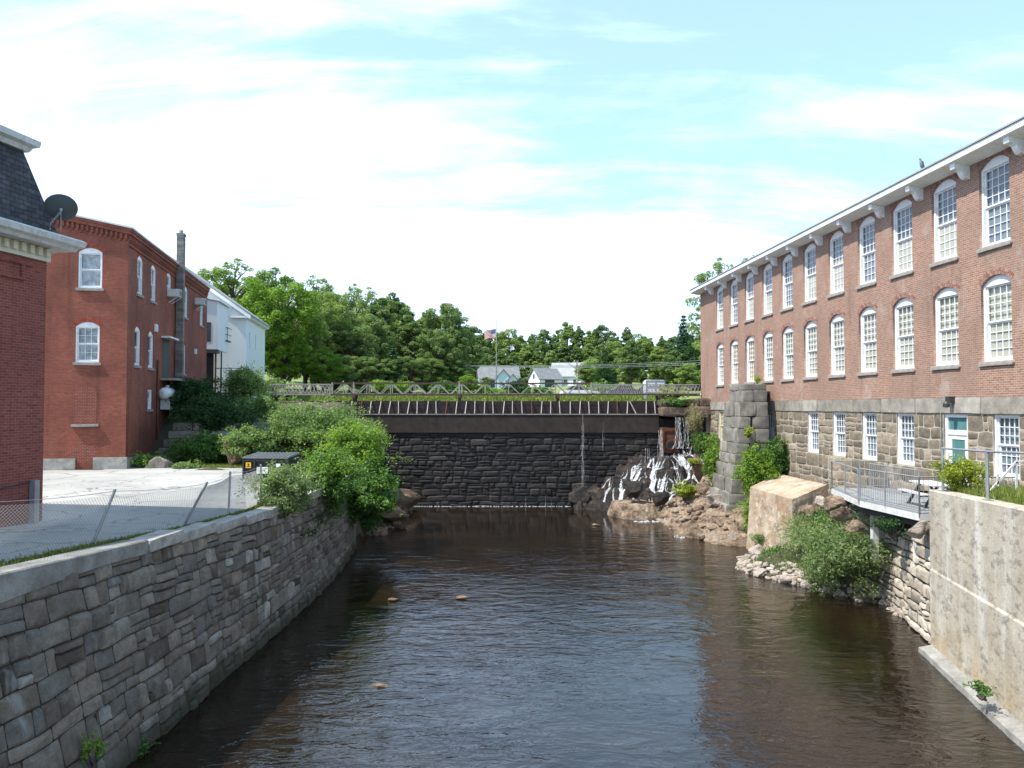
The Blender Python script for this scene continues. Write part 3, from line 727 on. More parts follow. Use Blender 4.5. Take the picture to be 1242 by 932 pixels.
# ---- left river wall
rng = random.Random(11)
wl = thing('river_wall', 'long grey rubble stone river wall with concrete coping along the parking lot', 'wall', (-7.4, 20, WATER))
O = Vector((-7.4, 20, WATER))
LY0, LY1 = 4.0, 38.0
def lw(u, v, d):
    y = LY0+u; top = wtz(y)-.24; z = -7.4+(top+7.4)*v/4.2
    return (wbx(y)+(wtx(y)-wbx(y))*v/4.2+d-O.x, y-O.y, z-O.z)
b = MB(); rects = stone_rects(LY1-LY0, 4.2, rng, (.22, .56), (.32, 1.10), .34)
stones(b, rects, lw, rng, gap=.012, bulge=.030, edge=-.032, rnd=.045, warp=.065, n=8, tone=lambda r: min(1, max(0, r.gauss(.48, .22))), jit=.040, wf=1.15, W=LY1-LY0, H=4.2)
b.build('stone_face', M_WALLSTONE, wl)
b = MB(); sheet(b, lin(0, LY1-LY0, 60), lin(0, 4.2, 8), lambda u, v, d: lw(u, v, -.045)); b.build('joint', M_WALLJOINT, wl)
def sweep(y0, y1, ny, prof):
    m = MB(); n = len(prof(y0)); vs = []; fs = []
    yy = lin(y0, y1, ny)
    for y in yy: vs += [(p[0]-O.x, y-O.y, p[1]-O.z) for p in prof(y)]
    for j in range(ny): fs += [(j*n+i, (j+1)*n+i, (j+1)*n+(i+1) % n, j*n+(i+1) % n) for i in range(n)]
    fs += [tuple(range(n)), tuple(range(ny*n, ny*n+n))[::-1]]
    return m.add(vs, fs)
def capprof(y):
    x = wtx(y)+.06; z = wtz(y); t = .62-.30*sm((y-10)/6); k = .012*fb(y*2, 1); c = .025
    return [(x-.5, z-t), (x-.04, z-t), (x+k, z-t+c), (x+k, z-c), (x-c, z+k), (x-.5, z+k*.5)]
sweep(LY0, 16.9, 60, capprof).build('concrete_coping', M_CAPC, wl)
b = MB(); y = 16.92; r = random.Random(5)
while y < LY1:
    l = r.uniform(.9, 1.9); a, c = y+.012, min(LY1, y+l)-.012
    xm, zm = wtx((a+c)/2)+.07, wtz((a+c)/2); ang = math.atan2(wtx(c)-wtx(a), c-a)
    m = Matrix.Translation((xm-.27-O.x, (a+c)/2-O.y, zm-.115-O.z)) @ Matrix.Rotation(-ang, 4, 'Z')
    b.block(m, .56+r.uniform(-.04, .05), c-a, .235+r.uniform(-.02, .03), r.random()*30, r.random(), rough=.012, cut=4, bev=.06); y += l
b.build('coping_stone', M_CAPSTONE, wl)
# small plants rooted in the wall
for i, (px, py, Yd, s, lb) in enumerate(((105, 912, 0, .30, 'low leafy weed in a wall joint at the bottom left, just above the water'), (305, 728, 0, .16, 'tiny green sprig halfway up the grey river wall'), (168, 912, 0, .22, 'small weed hanging at the waterline below the near end of the river wall'))):
    d = ray(px, py); X = -7.55; t = X/d.x; c = d*t; c.x += .12
    bush('weed', lb, c, (s*.6, s, s), 260 if i != 1 else 120, .07, L_MID if i else L_BRIGHT, 60+i, k=8, sprays=5, slen=.2, cat='weed')

# ---- chain-link fence
fp = [(8.6, .0), (12.5, -.12), (16.4, .55), (19.9, .62), (22.6, .05), (25.2, .0)]
fence = thing('chain_link_fence', 'sagging galvanised chain link fence with leaning posts on the river wall', 'fence', (-8.8, 16, -2.95))
FO = Vector(fence.location); basep, topp = [], []
for i, (y, lean) in enumerate(fp):
    x = wtx(y)-.72 if i != 2 else -8.95; z = lotz(y); p = Vector((x, y, z)); q = Vector((x+lean*.75, y+lean*.35, z+1.24-abs(lean)*.15))
    if i == 3: q = Vector((x+.62, y+.1, z+1.14))
    basep.append(p); topp.append(q); b = MB(); b.tube([p-Vector((0, 0, .1))-FO, q-FO], .032, 8); b.lathe([(.0, .0), (.036, 0), (.036, .03), (.0, .05)], 8, q-FO); b.build('post', M_METAL if i % 2 else M_RUSTPOST if 'M_RUSTPOST' in globals() else M_METAL, fence)
b = MB()
def fpt(u, v):
    i = min(len(fp)-2, max(0, int(u))); t = u-i
    bp = basep[i].lerp(basep[i+1], t); tp = topp[i].lerp(topp[i+1], t)
    p = bp.lerp(tp, v*.97+.02); sag = math.sin(math.pi*t); p.z -= .05*sag*v; p.x += .05*sag*(v-.3)
    return p-FO
nU = 46; nV = 17
for i in range((len(fp)-1)*nU-1):
    for k in (0, 1):
        pts = []
        for s in range(0, nV+1, 1):
            u = (i+(s if k == 0 else -s)*1.0)/nU
            if 0 <= u <= len(fp)-1.001: pts.append(fpt(u, s/nV))
        if len(pts) > 2:
            for a_, b_ in zip(pts[:-1:4], pts[4::4]): b.bar(a_, b_, .0045)
b.build('wire_mesh', M_WIRE, fence)
b = MB(); b.tube([fpt(u, 1.0) for u in lin(0, len(fp)-1.01, 60)], .006, 5); b.build('top_wire', M_METAL, fence)
def gp(rs):
    y = rs.uniform(8, 19.5) if rs.rand() < .85 else rs.uniform(19.5, 25); x = wtx(y)-.52-abs(rs.normal(0, .22))*sm((21-y)/6)-.02; return (x, y, lotz(y))
grass('grass', 'strip of short yellowish grass along the fence foot', gp, .09, L_GRASS, 7, 9000, w=.02)

# ---- left bank behind the lot
def lbank(x, y):
    top = -3.1+3.2*sm((y-39.5)/9)+.25*fb(x*.25, y*.25)
    if y < 40.5: top = min(top, lotz(y)+.02)
    rim = -7.55+.5*fb(0, y*.4)
    s = sm((rim-x)/(2.0+.12*max(0, y-37)))
    return -7.8+(top+7.8)*s+.25*fb(x*.8, y*.8)*s*(1-s)*4
b = hfield(lin(-60, -18, 20)+lin(-17, -5.5, 46), lin(37.2, 54.4, 60), lbank); struct(b.build('river_bank', M_BANKSOIL, smooth=True))
b = hfield(lin(-60, -24.05, 12), [54.4, 56, 58, 62, 66, 70], lambda x, y: .15+.02*(y-54)); struct(b.build('upper_bank', M_TERRAIN, smooth=True))

# ================================================================ DAM
DY = 54.4
dam = thing('stone_dam', 'high dark wet stone dam with a concrete cap across the river', 'dam', (-2, DY, WATER))
DO = Vector(dam.location); rng = random.Random(21)
DX0, DX1 = -18.0, 14.2; DH = 5.45
def df(u, v, d): return (DX0+u-DO.x, DY-d+.35*(v/DH)-.35-DO.y+.0, -7.3+v-DO.z)
b = MB(); stones(b, stone_rects(DX1-DX0, DH, rng, (.28, .62), (.4, 1.6), .30), df, rng, gap=.03, bulge=.020, edge=-.030, rnd=.07, warp=.13, n=6, jit=.03, wf=.6, W=DX1-DX0, H=DH)
b.build('stone_face', M_DAMSTONE, dam)
b = MB(); sheet(b, lin(0, DX1-DX0, 20), lin(0, DH, 4), lambda u, v, d: df(u, v, -.05)); b.build('joint', M_DAMJOINT, dam)
b = MB(); b.box(DX0-DO.x, 10.35-DO.x, DY-.12-DO.y, DY+.9-DO.y, -1.86-DO.z, -.60-DO.z); b.build('concrete_cap', M_DAMCAP, dam)
b = MB(); b.box(DX0-DO.x, 10.33-DO.x, DY-.17-DO.y, DY+.0-DO.y, -.598-DO.z, -.54-DO.z); b.build('cap_edge', M_TRUSS, dam)
fb_ = thing('flashboards', 'dark timber flashboards standing along the top of the dam', 'flashboard', (-3.8, DY+.35, -.55))
FB = Vector(fb_.location)
b = MB(); r = random.Random(4); x = DX0
while x < 10.3:
    wd = min(1.2*r.uniform(.9, 1.1), 10.35-x)
    for k in range(3): b.box(x-FB.x+.005, x+wd-FB.x-.005, r.uniform(-.015, .015)-.03, .05, .0+k*.31, .30+k*.31+(r.uniform(-.02, .03) if k == 2 else 0))
    x += wd
b.build('board', M_BOARD, fb_)
stx = []
px = 333.0
while px < 795:
    stx.append(px); px += 11.55
for i, px in enumerate(stx):
    x = (px-CX)/FPX*DY+r.uniform(-.03, .03); tl = r.uniform(-.05, .12)
    if i == 38: tl = -.4
    b = MB(); b.bar((x-FB.x, -.38, .03), (x+tl-FB.x, -.06, .92+r.uniform(-.03, .0)), .055, .05); b.build('strut', M_STRUT if i % 9 else M_RUST, fb_)

# sluice box and abutment on the right
ab = thing('dam_abutment', 'brownish stone abutment block at the right end of the dam beside the mill', 'abutment', (12, 54, -.65))
b = MB(); r = random.Random(8)
for (x0, x1, z0, z1, yy) in ((-1.62, .1, -.02, .60, -.75), (.12, 1.9, -.02, .66, -.7), (-1.6, -.3, .6, 1.12, -.6), (-.28, 1.0, .64, 1.15, -.55), (1.02, 1.95, .66, 1.2, -.6)):
    b.block(Matrix.Translation(((x0+x1)/2, yy+.9, (z0+z1)/2)), x1-x0-.02, 1.9, z1-z0-.01, r.random()*9, r.random(), rough=.05, cut=5, bev=.2)
M_ABUT = stone('abutment_stone', [(0, (0.10, .07, .05)), (1, (.17, .12, .09))], 2, .7, streak=(.05, .04, .03))
b.build('block', M_ABUT, ab)
b = MB(); b.block(Matrix.Translation((.3, 1.2, -3.4)), 4.2, 1.2, 6.4, 3, .1, rough=.12, cut=10, bev=.05); b.build('footing', M_DAMSTONE, ab)
bx = thing('sluice_outlet', 'rusty steel outlet box with a round hole above the waterfall', 'outlet', (10.9, 53.0, -3.2))
b = MB(); n = 20
fr = [(-.48, .0), (.48, 0), (.48, 1.72), (-.48, 1.72)]
b.box(-.5, .5, .06, 1.4, 0, 1.7); b.box(-.52, .52, -.02, .0, 1.55, 1.72); b.box(-.52, -.42, -.02, .06, 0, 1.55); b.box(.42, .52, -.02, .06, 0, 1.55)
b.build('housing', M_RUST, bx)
b = MB(); pts = [(.31*math.cos(t), -.1, .55+.31*math.sin(t)) for t in lin(0, 2*math.pi, 24)]; b.tube(pts, .035, 6, caps=False); b.build('pipe_rim', M_RUST, bx)
b = MB(); b.prism([(.30*math.cos(t), .55+.30*math.sin(t)) for t in lin(0, 2*math.pi, 24)[:-1]], 'y', -.03, .055); b.build('pipe_shade_disc', M_BLACK, bx)  # flat black disc painted for the shade inside the pipe

# ---- catwalk truss over the dam
cw = thing('catwalk', 'long weathered truss catwalk on short posts above the flashboards', 'catwalk', (-3, DY+.9, -.5))
CO = Vector(cw.location); ZB, ZT = .84, 1.66
def cx(px): return (px-CX)/FPX*(DY+.9)
def chord(nm, xa, xb, z, wd, mt, yy=0):
    b = MB(); b.bar((xa-CO.x, yy, z-CO.z), (xb-CO.x, yy, z-CO.z), wd, wd); b.build(nm, mt, cw)
for yy in (0, .9):
    chord('top_chord', cx(322), cx(401), ZT-.08, .07, M_TRUSS, yy); chord('bottom_chord', cx(322), cx(401), ZB, .08, M_TRUSS, yy)
    chord('top_chord', cx(402), cx(717), ZT, .085, M_TRUSSDARK, yy); chord('bottom_chord', cx(402), cx(717), ZB, .11, M_TRUSSDARK, yy)
    chord('top_chord', cx(718), cx(849), ZT-.1, .05, M_TRUSS, yy); chord('bottom_chord', cx(718), cx(849), ZB+.02, .09, M_TRUSSDARK, yy)
for yy in (0, .9):
    b = MB(); n = 9
    for i in range(n):
        xa = cx(322)+(cx(401)-cx(322))*i/n; xb = cx(322)+(cx(401)-cx(322))*(i+1)/n; xm = (xa+xb)/2
        b.bar((xa-CO.x, yy, ZB-CO.z), (xm-CO.x, yy, ZT-.08-CO.z), .05); b.bar((xm-CO.x, yy, ZT-.08-CO.z), (xb-CO.x, yy, ZB-CO.z), .05)
    b.build('lattice', M_TRUSS, cw)
    b = MB(); n = 11
    for i in range(n):
        xa = cx(402)+(cx(717)-cx(402))*i/n; xb = cx(402)+(cx(717)-cx(402))*(i+1)/n; xm = (xa+xb)/2
        b.bar((xa-CO.x, yy, ZB-CO.z), (xm-CO.x, yy, ZT-CO.z), .055); b.bar((xm-CO.x, yy, ZT-CO.z), (xb-CO.x, yy, ZB-CO.z), .055); b.bar((xm-CO.x, yy, ZT-CO.z), (xm-CO.x, yy, ZB-CO.z), .05)
    b.build('lattice', M_TRUSS, cw)
    b = MB(); n = 30
    for i in range(n):
        xa = cx(718)+(cx(849)-cx(718))*i/n; xb = xa+(cx(849)-cx(718))/n*1.0
        b.bar((xa-CO.x, yy, ZB-CO.z), (xb-CO.x, yy, ZT-.1-CO.z), .028); b.bar((xb-CO.x, yy+.01, ZB-CO.z), (xa-CO.x, yy+.01, ZT-.1-CO.z), .028)
    b.build('lattice', M_TRUSS, cw)
b = MB(); b.box(cx(322)-CO.x, cx(849)-CO.x, .06, .84, ZB+.045-CO.z, ZB+.09-CO.z); b.build('walkway', M_TRUSS, cw)
for px in (335, 345, 429, 557, 677, 800):
    b = MB(); x = cx(px)-CO.x
    b.box(x-.12, x+.12, -.1, 1.0, ZB-.25-CO.z, ZB-.055-CO.z); b.box(x-.08, x+.08, .05, .25, -1.2-CO.z, ZB-.25-CO.z); b.box(x-.08, x+.08, .7, .9, -1.2-CO.z, ZB-.25-CO.z)
    b.build('support_post', M_TRUSSDARK, cw)
for px in (403, 429, 557, 717):
    b = MB(); x = cx(px)-CO.x; b.box(x-.05, x+.05, -.06, -.045+.09, ZB-CO.z+.06, ZT+.05-CO.z); b.build('upright', M_TRUSS, cw)

# ================================================================ LEFT NEAR BUILDING (slate mansard)
b1 = thing('mansard_building', 'dark red brick building with slate mansard roof and white cornice at the left edge', 'building', (-12.95, 21.3, -3.15), math.atan2(-.178, .984))
Z0 = 3.15                      # eye level above its foot
wall('river_facade', [(-20, 0), (0, 0), (0, Z0+4.35), (-20, Z0+4.35)], [opening(-5.5, Z0+1.4, 1.05, 1.9, .25), opening(-9, Z0+1.4, 1.05, 1.9, .25), opening(-5.5, Z0-2.2, 1.05, 1.9, .25), opening(-9, Z0-2.2, 1.05, 1.9, .25)], .35, M_BRICK_DARK, b1, side=True)
wall('end_wall', [(-9, 0), (-.352, 0), (-.352, Z0+4.34), (-9, Z0+4.34)], [], .35, M_BRICK_DARK, b1).location = (0, -.36, 0)
wall('near_wall', [(-9, 0), (-.352, 0), (-.352, Z0+4.34), (-9, Z0+4.34)], [], .35, M_BRICK_DARK, b1).location = (0, -20, 0)
win = None
for yy, zz in ((-5.5, Z0+1.4), (-9, Z0+1.4), (-5.5, Z0-2.2), (-9, Z0-2.2)):
    if win is None: win = make_window(b1, 1.05, 1.9, .25, 2, 1, M_WHITE, M_CURTAIN, sill_mat=M_SILL, arch_mat=M_ARCHRED); o = win
    else: o = copy_tree(win, b1)
    o.location = (0, yy, zz); o.rotation_euler = (0, 0, math.pi/2)
def cornice(nm, prof, mt, x1=0., y0=-20, par=None, y1=0., back=-9):
    """profile (out, z) swept along the river side then round the far end, mitred"""
    m = MB(); path = [(x1, y0, 1, 0), (x1, y1, 1, 1), (back, y1, 0, 1)]; n = len(prof); vs = []
    for (x, y, ox, oy) in path: vs += [(x+o_*ox, y+o_*oy, z) for o_, z in prof]
    fs = [(j*n+i, j*n+(i+1) % n, (j+1)*n+(i+1) % n, (j+1)*n+i) for j in range(2) for i in range(n)]+[tuple(range(n))[::-1], tuple(range(2*n, 3*n))]
    return m.add(vs, fs).build(nm, mt, par)
zt = Z0+4.35
cornice('cornice', [(-.2, zt+.02), (.50, zt+.02), (.55, zt+.10), (.66, zt+.16), (.70, zt+.30), (.62, zt+.36), (-.2, zt+.42)], M_GREYWOOD, par=b1)
cornice('frieze_board', [(.002, zt-.34), (.07, zt-.34), (.07, zt+.018), (.002, zt+.018)], M_CREAM, par=b1)
b = MB(); b.box(.072, .17, -.13, 0, zt-.22, zt-.0); den_ = b.build('dentil', M_CREAM, b1); den_.location = (0, -.05, 0)
for i in range(1, 70): c = den_.copy(); COL.objects.link(c); c.location = (0, -.05-.28*i, 0)
b = MB()
for (ya, yb, za, zb) in ((-20, -.5, zt-.56, zt-.46), (-20, -.9, zt-.98, zt-.90), (-.9, -.8, zt-.98, zt-.56)): b.box(.002, .06, ya, yb, za, zb)
b.build('brick_band', M_BRICK_DARK, b1)
zm0, zm1 = zt+.40, zt+2.65
m = MB(); vs = [(.20, -20, zm0), (.20, .2, zm0), (-9, .2, zm0), (-.42, -20, zm1), (-.42, -.42, zm1), (-9, -.42, zm1)]
m.add(vs, [(0, 1, 4, 3), (1, 2, 5, 4)]); m.box(-9, -.5, -20, -.5, zm0-.3, zm1-.01); m.build('mansard_roof', M_MANSARD, b1)
cornice('upper_cornice', [(-.5, zm1), (-.12, zm1), (-.06, zm1+.12), (.06, zm1+.18), (.08, zm1+.34), (.0, zm1+.38), (-.5, zm1+.42)], M_GREYWOOD, x1=-.2, y1=-.2, par=b1)
b = MB(); b.box(.03, .20, -.5, -.33, .0, 1.15); b.build('meter_post', M_METAL, b1)
b = MB(); b.tube([(.02, -9, 1.05), (.03, -6, .95), (.04, -3, .9), (.05, -.5, 1.12)], .018, 5); b.build('cable', M_BLACK, b1)

# satellite dish, seen from behind
dp = P(74, 254, 20.9)
dish = thing('satellite_dish', 'dark grey satellite dish on an arm above the white cornice of the left building', 'satellite dish', tuple(P(60, 281, 20.9)))
Dn = Vector((-.38, .62, .68)).normalized(); DOo = Vector(dish.location)
q = Dn.to_track_quat('Z', 'Y').to_matrix().to_4x4(); q = Matrix.Translation(dp-DOo) @ q
m = MB(); prof = [(r_*.41, .09*r_*r_) for r_ in lin(0.0, 1, 8)]; m.lathe(prof, 28); m.lathe([(r_, z+.012) for r_, z in prof][::-1], 28); m.v = [tuple(q @ Vector(p)) for p in m.v]; m.build('reflector', M_DISH, dish, smooth=True)
c0 = q @ Vector((0, 0, -.02)); b = MB(); b.tube([(0, 0, 0), (.04, 0, .24), c0-Dn*.10, c0], [.025, .022, .03, .05], 8); b.tube([c0+Vector((0, 0, -.1)), (.25, .1, .0)], .012, 5); b.build('mast', M_METAL, dish)
b = MB(); b.box(-.14, .16, -.12, .14, -.25, .02); b.build('mount', M_DARKMETAL, dish)

# ================================================================ LONG RED BRICK BUILDING
B2A = math.atan(.194)
b2 = thing('brick_apartment_building', 'three storey red brick building with white sash windows beyond the parking lot', 'building', (-18.95, 37.8, -3.15), B2A)
Z2 = 3.15; LEN = 19.6; Wd = 13.0; TOPC = Z2+8.65; SL = .19
front = [(-Wd, 0), (0, 0), (0, TOPC), (-Wd, TOPC+SL*Wd)]
def fx(px): # photo column -> local x on the front wall
    d = ray(px, 450); t = None
    n_ = Vector((math.sin(B2A), -math.cos(B2A))); o_ = Vector((-18.95, 37.8)); dd = Vector((d.x, d.y)); t = o_.dot(n_)/dd.dot(n_)
    return (dd*t-o_).dot(Vector((math.cos(B2A), math.sin(B2A))))
def sy(px):
    d = ray(px, 450); n_ = Vector((math.cos(B2A), math.sin(B2A))); o_ = Vector((-18.95, 37.8)); dd = Vector((d.x, d.y)); t = o_.dot(n_)/dd.dot(n_)
    return (dd*t-o_).dot(Vector((-math.sin(B2A), math.cos(B2A))))
fxc = [fx(107.5), fx(105.5), fx(104.5)]
FW, FH = 1.08, 1.98
fh = [opening(fxc[0], Z2+5.78, FW, FH, .22), opening(fxc[1], Z2+2.14, FW, FH, .22), opening(-8.6, Z2+5.78, FW, FH, .22), opening(-8.6, Z2+2.14, FW, FH, .22)]
wall('front_wall', front, fh, .4, M_BRICK_RED, b2)
ws = []
for px in (168.2, 184.6, 224.3, 243.5): ws.append((sy(px), Z2+5.80, .95, 2.02))
for px in (166.2, 182.4, 222.4): ws.append((sy(px), Z2+2.10, .95, 2.0))
acy = sy(203.5); ws.append((acy, Z2+6.5, .95, 1.5))
dy_ = sy(198); ws.append((sy(182), Z2-.15, .8, 1.05))
wall('side_wall', [(.402, 0), (LEN, 0), (LEN, TOPC), (.402, TOPC)], [opening(a_, z_, w_, h_, .2 if h_ > 1.2 else 0) for a_, z_, w_, h_ in ws], .4, M_BRICK_RED, b2, side=True)
wall('far_wall', [(-Wd, 0), (-.41, 0), (-.41, TOPC), (-Wd, TOPC+SL*Wd)], [], .4, M_BRICK_RED, b2).location = (0, LEN-.4, 0)
w1 = make_window(b2, FW, FH, .22, 1, 1, M_WHITE, M_CURTAIN, sill_mat=M_SILL, arch_mat=M_ARCHRED, jamb=.07, deep=.06, head=.04); w1.location = (fxc[0], 0, Z2+5.78)
c = copy_tree(w1, b2); c.location = (-8.6, 0, Z2+5.78)
w2 = make_window(b2, FW, FH, .22, 3, 2, M_WHITE, M_CURTAIN, sill_mat=M_SILL, arch_mat=M_ARCHRED, jamb=.07, deep=.06, head=.04); w2.location = (fxc[1], 0, Z2+2.14)
c = copy_tree(w2, b2); c.location = (-8.6, 0, Z2+2.14)
wsd = make_window(b2, .95, 2.0, .2, 1, 1, M_WHITE, M_INSIDE, sill_mat=M_SILL, arch_mat=M_ARCHRED, jamb=.07, deep=.05, head=.04)
for i, (a_, z_, w_, h_) in enumerate(ws[:7]):
    o = wsd if i == 0 else copy_tree(wsd, b2); o.location = (0, a_, z_); o.rotation_euler = (0, 0, math.pi/2)
wac = make_window(b2, .95, 1.5, .2, 1, 1, M_WHITE, M_INSIDE, sill_mat=None, arch_mat=M_ARCHRED, jamb=.07, deep=.05, head=.04); wac.location = (0, acy, Z2+6.5); wac.rotation_euler = (0, 0, math.pi/2)
wsm = make_window(b2, .8, 1.05, 0, 1, 1, M_WHITE, M_INSIDE, sill_mat=M_SILL, jamb=.06, deep=.05); wsm.location = (0, ws[8][0], ws[8][1]); wsm.rotation_euler = (0, 0, math.pi/2)
# bricked up window
b = MB(); b.prism(opening(fxc[2], Z2-.85, 1.0, 1.85, .22), 'y', -.006, .02); b.build('bricked_up_window', M_BRICK_INFILL, b2)
b = MB(); b.block(Matrix.Translation((fxc[2], -.03, Z2-.93)), 1.25, .18, .13, 3, rough=.01); b.build('sill', M_SILL, b2)
b = MB(); b.prism(opening(fx(103), Z2-2.75, 1.2, .9, .25), 'y', -.004, .02); b.build('bricked_up_door', M_BRICK_INFILL, b2)
# foundation
b = MB(); b.box(-Wd, fx(93.5), -.07, .05, -.3, .62); b.box(fx(115), .08, -.07, .05, -.3, .66); b.box(.002, .08, .05, LEN, -.3, .60); b.build('foundation', M_CAPSTONE, b2)
# corbelled cornice on both walls
b = MB(); sd_ = MB()
n = int(Wd/.22)
for i in range(n):
    x = -.05-i*.22; z = TOPC-.42-SL*x; b.box(x-.11, x, -.085, .0-.002, z, z+.26)
    b.box(x-.165, x-.055, -.05, -.002, z-.1, z) if i % 1 == 0 else None
for i in range(int(LEN/.22)):
    y = .05+i*.22; b.box(.002, .085, y, y+.11, TOPC-.42, TOPC-.16); b.box(.002, .05, y, y+.11, TOPC-.52, TOPC-.42)
m = MB()
for za, zb, o_ in ((-.16, .0, .13), (0.0, .12, .17)):
    vs = [(-Wd, -o_, TOPC+SL*Wd+za), (-Wd, .0, TOPC+SL*Wd+za), (o_, -o_, TOPC+za-SL*o_*.5), (0, 0, TOPC+za), (-Wd, -o_, TOPC+SL*Wd+zb), (-Wd, 0, TOPC+SL*Wd+zb), (o_, -o_, TOPC+zb-SL*o_*.5), (0, 0, TOPC+zb), (o_, LEN+.05, TOPC+za-SL*o_*.5), (0, LEN+.05, TOPC+za), (o_, LEN+.05, TOPC+zb-SL*o_*.5), (0, LEN+.05, TOPC+zb)]
    b.add(vs, [(0, 4, 6, 2), (4, 5, 7, 6), (0, 2, 3, 1), (2, 6, 10, 8), (6, 7, 11, 10), (2, 8, 9, 3), (0, 1, 5, 4), (8, 10, 11, 9)])
b.box(.002, .06, .0, LEN, TOPC-.72, TOPC-.64)
b.build('brick_cornice', M_BRICK_RED, b2)
b = MB(); ov = .22
b.add([(-Wd, -ov, TOPC+SL*Wd+.13), (ov, -ov, TOPC+.10), (ov, LEN+.1, TOPC+.10), (-Wd, LEN+.1, TOPC+SL*Wd+.13), (-Wd, -ov, TOPC+SL*Wd+.21), (ov, -ov, TOPC+.18), (ov, LEN+.1, TOPC+.18), (-Wd, LEN+.1, TOPC+SL*Wd+.21)], [(3, 2, 1, 0), (4, 5, 6, 7), (0, 1, 5, 4), (1, 2, 6, 5), (2, 3, 7, 6), (3, 0, 4, 7)])
b.build('roof', M_ROOFMEM, b2)
# block chimney against the side wall
chy = sy(212.5); b = MB(); r = random.Random(2); M_CHIM = stone('chimney_block', [(0, (.13, .115, .10)), (1, (.22, .20, .18))], 3)
zt_ = Z2+10.75; k = 0; z = .0
while z < zt_-.2:
    b.block(Matrix.Translation((.25, chy, z+.1)), .42, .46, .195, k*1.3, r.random(), rough=.006, cut=2, bev=.05); z += .2; k += 1
b.box(.02, .49, chy-.26, chy+.26, zt_-.15, zt_-.02); b.build('chimney', M_CHIM, b2)
b = MB(); b.tube([(.25, chy, zt_-.03), (.25, chy, zt_+.2)], .12, 10); b.build('flue', M_TRUSS, b2)
for px, za, h_ in ((187.5, 4.15, .42), (236.0, 3.6, .35)):
    b = MB(); y = sy(px)
    b.box(.01, .10, y-.2, y+.2, Z2+za, Z2+za+h_)
    for j in range(4): b.box(.10, .13, y-.18, y+.18, Z2+za+.05+j*.08, Z2+za+.09+j*.08)
    b.build('vent', M_WHITE, b2)
b = MB(); y = sy(190); b.tube([(.06, y, .3), (.06, y, Z2+2.6)], .05, 8); b.build('drain_pipe', M_RUST, b2)
b = MB(); y0_, y1_ = sy(195), sy(206); b.box(.01, .5, y0_, y1_, Z2+3.95, Z2+4.05); b.build('door_hood', M_WHITE, b2)
b = MB(); b.box(-.02, .02, y0_+.4, y1_-.3, Z2+1.7, Z2+3.9); b.build('side_door', M_GREENDOOR, b2)
b = MB(); b.box(.01, .9, y0_-.2, y1_+.2, Z2+1.5, Z2+1.62); b.build('landing', M_TRUSS, b2)
# air conditioners: rest in windows
def aircon(yy, zz, lb):
    Mw = Matrix.Translation(b2.location) @ Matrix.Rotation(B2A, 4, 'Z'); p = Mw @ Vector((.05, yy, zz))
    a = thing('air_conditioner', lb, 'air conditioner', tuple(p), B2A, 'window air conditioners on the red brick building')
    m = MB(); m.box(-.05, .62, -.36, .36, .02, .47); m.build('casing', M_GREYWOOD, a)
    m = MB()
    for i in range(7): m.box(.622, .635, -.31, .31, .08+i*.05, .105+i*.05)
    m.build('grille', M_DARKMETAL, a)
    m = MB(); m.bar((.03, -.33, -.35), (.55, -.33, .0), .03); m.bar((.03, .33, -.35), (.55, .33, .0), .03); m.build('bracket', M_WHITE, a)
aircon(acy, Z2+6.5, 'boxy window air conditioner on a bracket left of the tall block chimney')
aircon(sy(236.5), Z2+7.0, 'white window air conditioner right of the chimney near the far end of the brick building')
# propane tank
p = P(203, 478, 44.6); tk = thing('propane_tank', 'white horizontal propane tank beside the red brick building among shrubs', 'tank', (p.x, p.y, p.z-.7), B2A)
m = MB(); prof = [(0, -.85), (.2, -.82), (.34, -.7), (.38, -.5), (.38, .5), (.34, .7), (.2, .82), (0, .85)]
m.lathe(prof, 18); m.v = [(y, z, x+.7) for x, y, z in m.v]; m.build('vessel', M_ROUNDEL, tk, smooth=True)
m = MB(); m.tube([(0, 0, 1.05), (0, 0, 1.2)], .1, 10); m.build('valve_cap', M_ROUNDEL, tk)
for yy in (-.45, .45):
    m = MB(); m.box(-.25, .25, yy-.05, yy+.05, -.2, .36); m.build('leg', M_GREYWOOD, tk)

# ================================================================ WHITE HOUSE behind
HA = math.atan(.155)
wh = thing('white_house', 'tall white clapboard house with a gable roof behind the brick building', 'house', (-22.5, 65, -1.0), HA)
HW, HL, EH, PK = 12.5, 9.6, 8.9, 4.5
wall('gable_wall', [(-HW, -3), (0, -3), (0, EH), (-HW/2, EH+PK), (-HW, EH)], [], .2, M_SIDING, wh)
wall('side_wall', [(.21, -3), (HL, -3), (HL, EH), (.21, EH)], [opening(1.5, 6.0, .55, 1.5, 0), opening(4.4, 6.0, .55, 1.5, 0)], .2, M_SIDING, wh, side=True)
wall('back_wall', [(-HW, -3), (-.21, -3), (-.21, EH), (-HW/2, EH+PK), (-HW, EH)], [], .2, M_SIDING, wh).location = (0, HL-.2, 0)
ww = make_window(wh, .55, 1.5, 0, 1, 1, M_WHITE, M_INSIDE, jamb=.04, deep=.02, sash_in=.02); ww.location = (0, 1.5, 6.0); ww.rotation_euler = (0, 0, math.pi/2)
c = copy_tree(ww, wh); c.location = (0, 4.4, 6.0)
m = MB(); s_ = PK/(HW/2)
